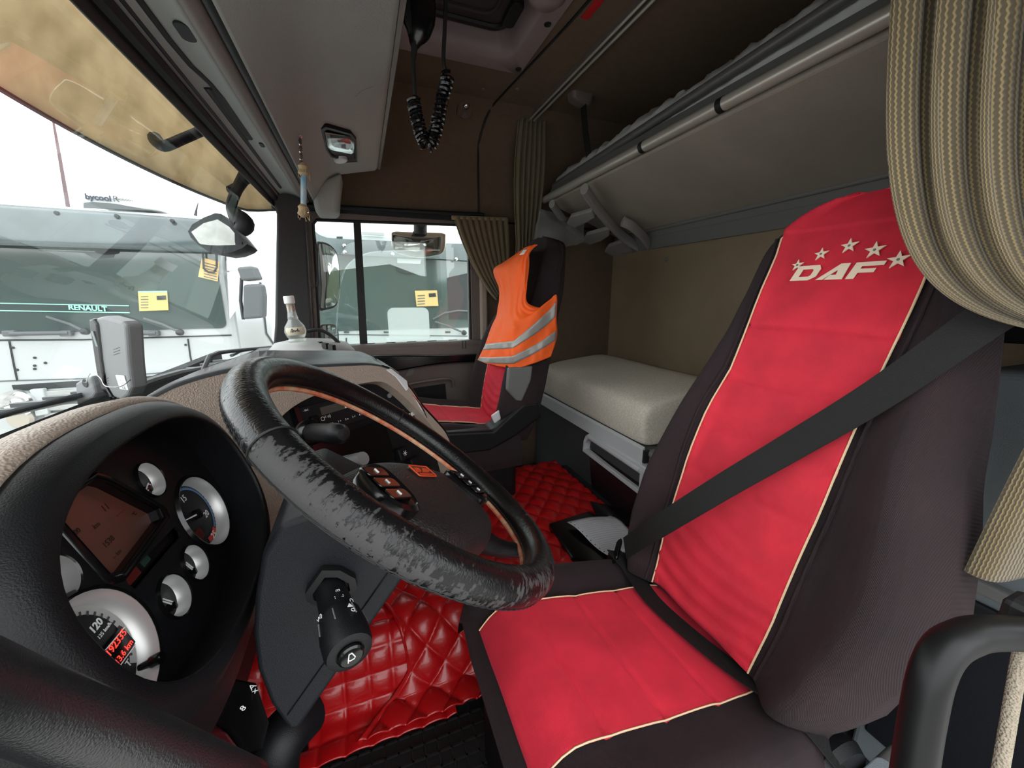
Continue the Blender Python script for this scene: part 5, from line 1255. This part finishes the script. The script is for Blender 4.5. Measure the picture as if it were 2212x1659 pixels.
mk('bound_edge', tube([V3((edge_(s_), cpt(s_)[0].y, cpt(s_)[0].z)) + V3((0, -cpt(s_)[1].z, cpt(s_)[1].y)) * .014 for s_ in [.02 + .02 * k for k in range(24)]], .005, 8), redvinyl, qm)
fm = thing('footwell_mat', 'glossy red square quilted mat beside the steering column', 'mat', (-.1, .85, .1))
mk('quilting', quilt(-.45, .14, .01, .55, 150, 150, .058, False, 0), redvinyl, fm, auto=0, solid=.004, offs=-1)
mk('retaining_clip', box(at_y(655, 1603, .80), (.022, .02, .035)), blackg, fm, smooth=False, bevel=.003)
# rubber mat in the driver's footwell
rm = thing('rubber_mat', 'black ribbed rubber mat in the driver footwell', 'mat', (.1, .5, 0))
mk('sheet', box2((-.45, .14, 0), (.36, .79, .008)), rubber, rm, smooth=False)
ribs = []
for k in range(28): ribs.append(box2((-.44 + .029 * k, .15, .007), (-.436 + .029 * k, .78, .013)))
for k in range(22): ribs.append(box2((-.44, .16 + .029 * k, .007), (.36, .164 + .029 * k, .013)))
mk('raised_grid', join(*ribs), rubber, rm, smooth=False)

# ------------------------------------------------------------------ grab handle and cord at the driver's door
gh = thing('grab_handle', 'curved glossy black grab handle beside the driver seat', 'handle', at_d(1960, 1700, .27))
gpt = spl([at_d(1945, 1860, .285), at_d(1976, 1650, .285), at_d(1993, 1545, .285), at_d(2012, 1460, .285), at_d(2040, 1405, .288), at_d(2080, 1379, .294), at_d(2140, 1367, .302), at_d(2320, 1372, .315), V3((.60, .03, .775)), V3((.69, -.05, .75))], 6)
mk('bar', tube(gpt, .0125, 24), mat('handle_black', (.006, .006, .0065), .42, spec=.3), gh, auto=0)
mk('end_bracket', box(at_d(2225, 1345, .33), (.03, .03, .04)), rubber, gh, smooth=False, bevel=.006)
cpth = spl([at_d(2135, 1800, .34), at_d(2163, 1650, .34), at_d(2182, 1540, .345), at_d(2203, 1420, .35), at_d(2225, 1300, .36)], 8)
pc_ = thing('pull_rope', 'beige woven pull rope hanging at the door edge', 'rope', cpth[0])
mk('braid', tube(cpth, .0052, 12), mat('woven_cord', (.34, .29, .22), .9, bump=[('cell', 620, 1.2)]), pc_, auto=0)
# ------------------------------------------------------------------ outside: ground, parked trucks, visor and mirrors
GZ = -1.35
struct('floor_yard', box2((-45, -45, GZ - .1), (45, 45, GZ)), mat('yard_gravel', (.50, .49, .46), .95, bump=[('noise', 8, .6)], vary=(1.2, .3)), 'grey gravel truck yard outside', smooth=False)
wpaint = mat('white_truck_paint', (.50, .53, .53), .35, coat=.3)
wpaint2 = mat('white_bumper', (.40, .41, .40), .5)
rpaint = mat('red_truck_paint', (.50, .02, .03), .35, coat=.4)
wsglass = mat('truck_windscreen', (.065, .092, .088), .06, spec=.9, coat=1.0)
visorm = mat('tinted_truck_visor', (.085, .115, .125), .2, spec=.8, coat=.6, vary=(2.5, .45))
tgrey = mat('truck_grey_plastic', (.12, .13, .135), .5)
tdark = mat('truck_dark_plastic', (.03, .034, .036), .5)
yellow = mat('yellow_notice', (.62, .52, .18), .6); ynote2 = mat('orange_notice', (.75, .50, .20), .6)
mint = mat('mint_lettering', (.35, .80, .62), .5)
TY = 5.1
def T(px, py, d=0.0): p = at_y(px, py, TY - d); return p
def quad(pts, d, m, name, parent, th=.01, bevel=0):
    q = [T(*p, d) for p in pts]; return mk(name, loft([q, [p + V3((0, th, 0)) for p in q]], True, True), m, parent, smooth=False, bevel=bevel)
def cab(t, xc, hw_, paint, top=2.0, deep=2.1):
    prof_ = [(TY, -1.0), (TY, .66), (TY + .02, 1.75), (TY + .10, top - .10), (TY + .35, top + .02), (TY + deep, top + .12), (TY + deep, -1.0)]
    mk('cab_body', prism(prof_, (xc - hw_, 0, 0), Y_, Z_, X_, 0, 2 * hw_), paint, t, smooth=False, bevel=.09, seg=3)
    for sx_ in (-1, 1):
        for yy in (TY + .6,):
            mk('wheel', lathe([(0, -.14), (.34, -.14), (.48, -.12), (.5, 0), (.48, .12), (.34, .14), (0, .14)], (xc + sx_ * (hw_ - .15), yy + .55, GZ + .5), X_, 28), rubber, t)
ta = thing('white_truck', 'white truck facing the windscreen with a roof cooler and tinted visor', 'truck', (-2.52, TY, GZ))
cab(ta, -2.52, 1.20, wpaint, 1.86)
a, b = T(-200, 712, .0), T(490, 470, 0)
mk('windscreen', prism(rrect(2.20, .84, .06), (-2.50, TY - .012, 1.10), X_, Z_, Y_, 0, .02), wsglass, ta, smooth=False)
def tvis(u, v):
    x = -3.72 + u * 2.42; k = (x + 2.52) / 1.2; return V3((x, TY - .05 - .12 * (1 - k * k) * (1 - .6 * v) - .10 * v * (1 - v), 1.46 + .34 * v - .02 * k * v))
mk('sun_visor', grid(tvis, 24, 8), visorm, ta, solid=.012)
for px, py in ((122, 460), (252, 467), (372, 477)):
    p = T(px, py, .13); mk('visor_bolt', lathe([(0, -.012), (.018, -.008), (.02, .01)], p, Y_, 10), tdark, ta)
quad(((0, 654), (278, 659.5), (278, 661.5), (0, 656)), .02, mint, 'screen_band', ta, .004)
quad(((0, 670), (280, 674.5), (280, 676.5), (0, 672)), .02, mint, 'screen_band', ta, .004)
quad(((0, 656), (278, 661.5), (280, 674.5), (0, 670)), .016, mat('dark_green_band', (.03, .05, .045), .4), 'screen_band', ta, .003)
mk('screen_lettering', text('RENAULT', .066, T(190, 666, .028), (T(280, 671) - T(100, 662.5)), Z_, .002, bold=.002, sx=1.0), mint, ta)
nt_ = quad(((298, 631), (361, 630), (364, 670), (301, 672)), .03, yellow, 'paper_notice', ta, .003)
quad(((298, 629), (361, 628), (361, 631), (298, 632)), .034, mint, 'notice_edge', nt_, .003)
quad(((338, 639), (358, 638), (359, 647), (339, 648)), .035, tdark, 'notice_stamp', nt_, .003)
for k in range(5): quad(((304, 640 + 6 * k), (320, 639.5 + 6 * k), (320, 641 + 6 * k), (304, 641.5 + 6 * k)), .035, tgrey, 'notice_print', nt_, .003)
nt_ = quad(((436, 556), (474, 566), (470, 608), (428, 598)), .03, ynote2, 'paper_notice', ta, .003)
for k in range(6): quad(((440, 566 + 6 * k), (468, 573 + 6 * k), (468, 575 + 6 * k), (440, 568 + 6 * k)), .035, tgrey, 'notice_print', nt_, .003)
mk('mirror_loop', tube([T(x, y, .06) for x, y in ((438, 540), (440, 580), (450, 588), (462, 588), (468, 578), (468, 545))], .010, 6), tdark, ta)
# inside of the other cab seen through its screen
quad(((60, 540), (250, 545), (245, 556), (205, 560), (180, 546)), .014, tgrey, 'inside_shelf', ta, .002)
mk('inside_mirror', prism([(p.x, p.z) for p in spl([T(x, y) for x, y in ((194, 530), (215, 526), (240, 528), (260, 545), (245, 550), (215, 548))], 4, True)], (0, TY - .016, 0), X_, Z_, Y_, 0, .002), tdark, ta, smooth=False)
mk('inside_lamp', prism([(p.x, p.z) for p in spl([T(x, y) for x, y in ((133, 514), (150, 504), (185, 505), (205, 514), (170, 518))], 4, True)], (0, TY - .12, 0), X_, Z_, Y_, 0, .004), wpaint2, ta, smooth=False)
# front panel lines, handles, wipers
mk('panel_gap', tube([T(x, y, .004) for x, y in ((-60, 735), (180, 734), (500, 724))], .008, 5), tdark, ta)
for q in (((20, 737), (30, 790), (37, 822)), ((406, 732), (411, 770), (418, 800))): mk('panel_gap', tube([T(x, y, .004) for x, y in q], .008, 5), tdark, ta)
mk('panel_gap', tube([T(x, y, .004) for x, y in ((-60, 826), (37, 822), (180, 818), (420, 800))], .006, 5), tgrey, ta)
for x0, x1 in ((18, 152), (270, 341)):
    h_ = mk('front_handle', tube([T(x0 + 4, 721, .06), T(x1 - 4, 719, .06)], .020, 10), tgrey, ta)
    for xx in (x0 + 5, x1 - 8): mk('handle_foot', box(T(xx, 720, .04), (.09, .06, .055)), tgrey, h_, smooth=False, bevel=.01)
for q in (((183, 716), (150, 700), (100, 684)), ((388, 718), (350, 700), (310, 688))):
    w_ = mk('wiper', tube([T(x, y, .07) for x, y in q], .012, 6), tgrey, ta); mk('wiper_pivot', lathe([(0, -.03), (.03, -.02), (.035, .02), (0, .03)], T(*q[0], .06), Y_, 12), tdark, w_)
for px, py in ((28, 751), (37, 799), (75, 773), (75, 790), (75, 797), (98, 784), (401, 745), (408, 790)):
    mk('bolt', lathe([(0, -.006), (.012, -.004), (.012, .004)], T(px, py, .004), Y_, 8), tdark, ta)
# lower front: grille bars and headlamp
quad(((25, 832), (440, 805), (440, 818), (30, 845)), .006, tdark, 'grille_opening', ta, .01)
for k in range(5):
    quad(((95, 846 + 16 * k), (440, 822 + 14 * k), (440, 832 + 14 * k), (95, 857 + 16 * k)), .05, wpaint2, 'grille_bar', ta, .05, .008)
quad(((62, 842), (92, 840), (104, 895), (76, 900)), .07, wpaint, 'lamp_surround', ta, .06, .01)
hl_ = quad(((14, 850), (60, 848), (74, 905), (24, 915)), .06, wpaint2, 'headlamp', ta, .05, .01)
mk('reflector', lathe([(.13, 0), (.125, -.03), (.09, -.02), (.085, -.05), (.05, -.03), (0, -.06)], T(41, 870, .07), Y_, 22), chrome, hl_)
mk('indicator', lathe([(.10, 0), (.08, -.03), (0, -.03)], T(44, 905, .07), Y_, 16), mat('amber_lens', (.45, .41, .35), .3), hl_)
# roof cooler with lettering, aerials
rc = [T(x, y, -.35) for x, y in ((177, 424), (205, 418), (260, 424), (320, 440), (348, 455), (300, 452), (240, 446), (182, 441))]
ru = mk('roof_cooler', loft([rc, [p + V3((0, .5, .02)) for p in rc]], True, True), mat('cooler_white', (.72, .73, .72), .5), ta, smooth=False, bevel=.02)
rl = [T(x, y, -.33) for x, y in ((180, 438), (200, 436), (250, 440), (330, 455), (180, 449))]
mk('cooler_grille', loft([rl, [p + V3((0, .02, 0)) for p in rl]], True, True), tgrey, ru, smooth=False)
cu = (T(240, 427, -.33) - T(185, 422, -.33)); navy = mat('navy_lettering', (.04, .05, .08), .5)
mk('cooler_lettering', text('bycool', .075, T(212, 427, -.335), cu, Z_, .002, bold=.0025), navy, ru)
mk('cooler_lettering', text('R', .085, T(250, 430, -.335), cu, Z_, .002), tgrey, ru); mk('cooler_lettering', text('Evolution', .036, T(268, 431, -.335), cu, Z_, .002), tgrey, ru)
mk('aerial', tube([T(147, 447, -.3), T(128, 335, -.3), T(112, 245, -.3), T(98, 150, -.3)], [.018, .014, .008, .006], 6), mat('aerial_brown', (.16, .10, .11), .5), ta)
mk('aerial', tube([T(422, 466, -.3), T(425, 450, -.3), T(428, 438, -.3)], [.016, .008, .003], 6), tdark, ta)
# right flank: side window, mirrors, deflector
xf = -1.318
def S(px, py): return at_x(px, py, xf)
def sq(pts, m, name, th=.01):
    q = [S(*p) for p in pts]; return mk(name, loft([q, [p + V3((.008, 0, 0)) for p in q]], True, True), m, ta, smooth=False)
sq(((487, 552), (510, 556), (528, 567), (528, 580), (489, 585)), wsglass, 'side_window')
sq(((489, 588), (530, 592), (530, 640), (494, 690)), wsglass, 'side_window')
q = [S(x, y) for x, y in ((562, 610), (575, 720), (592, 745))]
mk('flank_trim', tube(q, .018, 6), tgrey, ta)
mk('side_deflector', prism([(7.0, -.9), (8.3, -.9), (8.3, 2.3), (7.2, 2.1)], (-1.36, 0, 0), Y_, Z_, X_, -.05, .03), wpaint, ta, smooth=False, bevel=.02)
def mir(pts, d, m, name, th):
    q = [T(*p, d) for p in pts]; return mk(name, loft([q, [p + V3((.02, th, 0)) for p in q]], True, True), m, ta, smooth=False, bevel=.025, seg=3)
m1 = mir(((510, 577), (545, 574), (558, 604), (520, 607)), .25, tgrey, 'mirror_housing', .16)
m2 = mir(((524, 615), (562, 613), (567, 640), (566, 687), (524, 690)), .25, tgrey, 'mirror_housing', .16)
mk('mirror_arm', tube([T(522, 600, .2), T(520, 650, .18), T(526, 690, .18)], .018, 6), tdark, ta)
# second white truck behind the passenger window
tb = thing('white_truck', 'white truck with dark visor seen through the passenger door window', 'truck', (.62, TY, GZ))
cab(tb, .62, 1.22, wpaint, 1.90)
mk('windscreen', prism(rrect(2.24, .90, .06), (.62, TY - .012, 1.06), X_, Z_, Y_, 0, .02), wsglass, tb, smooth=False)
mk('sun_visor', prism(spl2([(-.62, 1.72), (-.45, 1.74), (-.30, 1.66), (.2, 1.655), (1.0, 1.655), (1.85, 1.66), (1.85, 1.47), (1.0, 1.47), (.2, 1.48), (-.4, 1.5), (-.62, 1.52)], 3), (0, TY - .10, 0), X_, Z_, Y_, 0, .04), visorm, tb, smooth=False)
for px, py in ((744, 531), (745, 545), (848, 549), (985, 560)):
    mk('visor_lamp', lathe([(0, -.02), (.02, -.015), (.026, .01)], T(px, py, .12), Y_, 12), chrome, tb)
quad(((727, 511), (740, 511), (740, 516), (727, 516)), .02, tdark, 'roof_lamp', tb, .02)
quad(((858, 558), (910, 560), (908, 570), (858, 568)), .03, wpaint2, 'inside_mirror', tb, .004)
quad(((857, 568), (905, 570), (903, 588), (880, 592), (859, 586)), .032, tdark, 'inside_mirror', tb, .004)
nt_ = quad(((896, 628), (944, 627), (947, 661), (900, 662)), .03, ynote2, 'paper_notice', tb, .003)
quad(((926, 634), (941, 633), (942, 641), (927, 642)), .035, tdark, 'notice_stamp', nt_, .003)
for k in range(4): quad(((902, 638 + 6 * k), (918, 637 + 6 * k), (918, 639 + 6 * k), (902, 640 + 6 * k)), .035, tgrey, 'notice_print', nt_, .003)
mk('inside_wheel', tube([T(x, y, .015) for x, y in ((935, 690), (960, 676), (990, 671), (1010, 672))], .012, 6), tgrey, tb)
quad(((965, 600), (1010, 590), (1010, 690), (970, 690)), .014, tdark, 'inside_seat', tb, .002)
w_ = mk('wiper', tube([T(1000, 718, .06), T(965, 703, .06), T(940, 695, .06)], .012, 6), tgrey, tb); mk('wiper_pivot', lathe([(0, -.03), (.03, -.02), (.035, .02), (0, .03)], T(1003, 719, .06), Y_, 12), tdark, w_)
mk('panel_gap', tube([T(690, 722, .004), T(1010, 726, .004)], .006, 5), tgrey, tb)
mk('panel_gap', tube([T(748, 730, .004), T(749, 790, .004)], .008, 5), tdark, tb)
for px in (748, 834, 967): quad(((px - 5, 716), (px + 6, 716), (px + 6, 719), (px - 5, 719)), .02, tdark, 'washer_slot', tb, .01)
quad(((782, 500), (830, 503), (830, 509), (782, 506)), .02, wpaint2, 'roof_rib', tb, .02)
# more of the row, seen in the mirrors
for xc, pm, lab, nm in ((3.45, rpaint, 'red truck next in the row, showing in the door mirror', 'red_truck'), (6.2, wpaint, 'white truck farther along the row in the door mirror', 'white_truck')):
    tr_ = thing(nm, lab, 'truck', (xc, TY, GZ)); cab(tr_, xc, 1.22, pm, 1.95)
    mk('windscreen', prism(rrect(2.2, .9, .06), (xc, TY - .012, 1.08), X_, Z_, Y_, 0, .02), wsglass, tr_, smooth=False)
    for k in range(4): mk('grille_bar', box((xc, TY - .02, -.45 + .22 * k), (1.5, .05, .08)), tdark, tr_, smooth=False)
# tree line added out of view to put dark reflections in the truck windscreens
ro_ = thing('added_tree_line', 'unseen wooded ridge added beyond the yard to darken truck windscreen reflections', 'trees', (0, -30, GZ))
rp = [(-40, 0)]
for k in range(41):
    x = -40 + 2 * k; rp.append((x, 3.0 + 2.0 * sm(-30, 25, -x) + .8 * noise.noise(V3((x * .3, 0, 0)))))
rp.append((40, 0))
mk('ridge', prism(rp, (0, -30, GZ), X_, Z_, Y_, 0, 6), mat('wooded_green', (.06, .065, .04), .95, bump=[('noise', 2, 1)]), ro_, smooth=False)

# sun visor outside our own windscreen
vsm = bpy.data.materials.new('tan_visor_acrylic'); vsm.use_nodes = True
def _v():
    nt = vsm.node_tree; L = nt.links.new; b = nt.nodes['Principled BSDF']; tc = nd(nt, 'ShaderNodeTexCoord')
    nz = nd(nt, 'ShaderNodeTexNoise'); nz.inputs['Scale'].default_value = 14; nz.inputs['Detail'].default_value = 6; L(tc.outputs['Object'], nz.inputs['Vector'])
    r = nd(nt, 'ShaderNodeValToRGB'); r.color_ramp.elements[0].position = .3; r.color_ramp.elements[1].position = .6
    r.color_ramp.elements[0].color = (.55, .47, .34, 1); r.color_ramp.elements[1].color = (.68, .59, .44, 1)
    L(nz.outputs['Fac'], r.inputs['Fac']); L(r.outputs['Color'], b.inputs['Base Color']); b.inputs['Roughness'].default_value = .4
    t = nd(nt, 'ShaderNodeBsdfTranslucent'); L(r.outputs['Color'], t.inputs['Color'])
    m_ = nd(nt, 'ShaderNodeMixShader'); m_.inputs[0].default_value = .62; L(b.outputs[0], m_.inputs[1]); L(t.outputs[0], m_.inputs[2]); L(m_.outputs[0], nt.nodes['Material Output'].inputs['Surface'])
_v()
xv = thing('sun_visor', 'tan translucent sun visor outside the top of the windscreen', 'sun visor', (-.5, 1.0, 1.38))
def vis(u, v):
    y = -.16 + u * 2.38; t = abs(y - 1.03)
    xl = -.565 + .19 * (t / 1.0) ** 2.0 + .03 * (t / 1.0) ** 6; xu = -.435 + .06 * t * t
    zl = 1.385 - .03 * (t / 1.0) + .06 * sm(.85, 1.15, t); 
    return V3((xl + (xu - xl) * v - .03 * sin(pi * v), y, zl + (1.66 - zl) * v))
mk('blade', grid(vis, 40, 10), vsm, xv, solid=.004)
mk('edge_strip', tube([vis(k / 40, 0) for k in range(41)], .005, 6), tgrey, xv)
for q in (((335, 299), (352, 316), (395, 300), (430, 285)), ((480, 404), (490, 411), (510, 402), (535, 390))):
    pts = [at_x(x, y, -.47 + .03 * k) for k, (x, y) in enumerate(q)]
    mk('bracket', tube(spl(pts, 5), [.016] * 3 + [.013] * 13, 10), satin, xv)
# kerb-view front mirror on its arm
fmr = thing('front_mirror', 'dark arched front mirror on a bent arm outside the windscreen', 'mirror', (-.45, 1.7, 1.2))
def fmp(px, py, d=0): return at_p(px, py, V3((-.45, 1.70, 1.24)) + d * FW, -FW)
outl = [(406, 500), (415, 485), (440, 470), (465, 460), (478, 462), (495, 480), (513, 500), (534, 527), (525, 535), (500, 545), (475, 548), (450, 543), (430, 530), (412, 513)]
o0 = [fmp(*p) for p in outl]; cm_ = sum(o0, V3()) / len(o0)
mk('housing', loft([o0, [p + FW * .03 for p in o0], [cm_ + (p - cm_) * .85 + FW * .08 for p in o0], [cm_ + (p - cm_) * .4 + FW * .11 for p in o0]], True, True), satin, fmr, auto=50)
gl_ = [fmp(*p, -.004 - .07 * (525 - p[1]) / 50) for p in ((413, 501), (440, 482), (470, 474), (495, 490), (528, 528), (500, 541), (475, 544), (452, 539), (430, 525))]
gc = sum(gl_, V3()) / len(gl_)
mk('mirror_glass', loft([gl_, [gc + (p - gc) * .5 - FW * .008 for p in gl_]], False, True), mirror_m, fmr, auto=0)
mk('arm', tube(spl([fmp(530, 380, .0), fmp(512, 410), fmp(500, 445), fmp(510, 465), fmp(528, 485), fmp(518, 500)], 5), [.022, .021, .020, .019, .018, .017, .017, .017, .017, .017, .017, .018, .019, .021, .024, .026, .029, .031, .032, .032, .031, .030, .028, .026, .024, .022], 12), satin, fmr)
# door mirrors on the passenger side
def dmirror(name, label, pts, Y, th, inset):
    t = thing(name, label, 'mirror', at_y(*pts[0], Y)); q = spl([at_y(x, y, Y) for x, y in pts], 4, True); c = sum(q, V3()) / len(q)
    mk('housing', loft([q, [c + (p - c) * .96 + V3((-.03, .03, 0)) * 1.0 for p in q], [c + (p - c) * .6 + V3((-th, th * .5, 0)) for p in q]], False, True), satin, t, auto=0)
    g_ = [c + (p - c) * inset + V3((.004, -.004, 0)) for p in q]
    mk('rim', loft([q, [c + (p - c) * (inset + .02) + V3((.006, -.006, 0)) for p in q], g_]), rubber, t, auto=0)
    # glass bowed a little so that it shows the row of trucks
    mk('mirror_glass', loft([g_, [c + (p - c) * inset * .5 + V3((.007, -.006, 0)) for p in q], [c + (p - c) * .05 + V3((.008, -.007, 0)) for p in q]], False, True), mirror_m, t, auto=0)
    mk('arm', tube([c + V3((-.05, .02, -.03)), c + V3((-.09, -.06, -.02)), V3((-.27, 2.085, c.z - .01))], .016, 8), satin, t)
    return t
dmirror('door_mirror', 'tall main mirror outside the passenger quarter window', ((684, 530), (692, 522), (712, 528), (726, 545), (732, 580), (732, 630), (726, 660), (705, 669), (688, 665), (684, 600)), 2.25, .12, .93)
dmirror('door_mirror', 'small wide-angle mirror below the main door mirror', ((690, 705), (705, 700), (724, 702), (730, 715), (731, 745), (726, 765), (700, 768), (690, 740)), 2.25, .10, .90)
km = thing('kerb_mirror', 'hanging kerb mirror outside the top of the passenger window', 'mirror', at_y(905, 525, 2.22))
q = spl([at_y(x, y, 2.22) for x, y in ((846, 512), (852, 499), (900, 499), (956, 502), (963, 515), (958, 545), (935, 554), (905, 557), (875, 552), (850, 541))], 4, True); c = sum(q, V3()) / len(q)
mk('housing', loft([q, [c + (p - c) * .9 + V3((0, .05, .01)) for p in q], [c + (p - c) * .5 + V3((0, .09, .02)) for p in q]], False, True), satin, km, auto=0)
mk('mirror_glass', loft([q, [c + (p - c) * .94 + V3((0, -.008, 0)) for p in q], [c + (p - c) * .5 + V3((0, -.016, 0)) for p in q], [c + (p - c) * .04 + V3((0, -.019, 0)) for p in q]], False, True), mat('smoked_mirror', (.42, .39, .35), .05, metal=1), km, auto=0)
mk('stem', tube([at_y(908, 505, 2.22), at_y(908, 480, 2.21), V3((at_y(908, 480, 2.2).x, 2.08, 1.44))], .035, 12), rubber, km)
# cowl louvres and wiper below our windscreen
cw = thing('scuttle_panel', 'slotted black scuttle panel below the windscreen outside', 'panel', (-.55, 1.0, .75))
def scu(u, v):
    y = .0 + u * 1.95; t = (y - .99) / 1.0; xb = -.41 + 2.0 * wsx(t); return V3((xb - .015 - .12 * v, y, .842 - .03 * v - .055 * sm(.75, 1.6, y)))
mk('panel', grid(scu, 20, 3), tdark, cw, solid=.01)
for k in range(22):
    u = .08 + .04 * k; p = scu(u, .45) + V3((0, 0, .007)); mk('louvre', box(p, (.055, .012, .008), Matrix.Rotation(.0, 3, 'Z')), white if False else tgrey, cw, smooth=False)
wp = thing('windscreen_wiper', 'grey wiper arm resting low outside the windscreen', 'wiper', (-.5, 1.7, .78))
mk('arm', tube([at_x(x, y, -.47) for x, y in ((285, 838), (330, 822), (385, 806), (435, 797))], .009, 8), tgrey, wp)
mk('blade', tube([at_x(x, y, -.455) for x, y in ((438, 802), (452, 770), (470, 762), (520, 756), (598, 748))], .007, 8), tdark, wp)
mk('blade_holder', tube([at_x(x, y, -.465) for x, y in ((500, 768), (520, 758), (560, 752))], .006, 8), tgrey, wp)
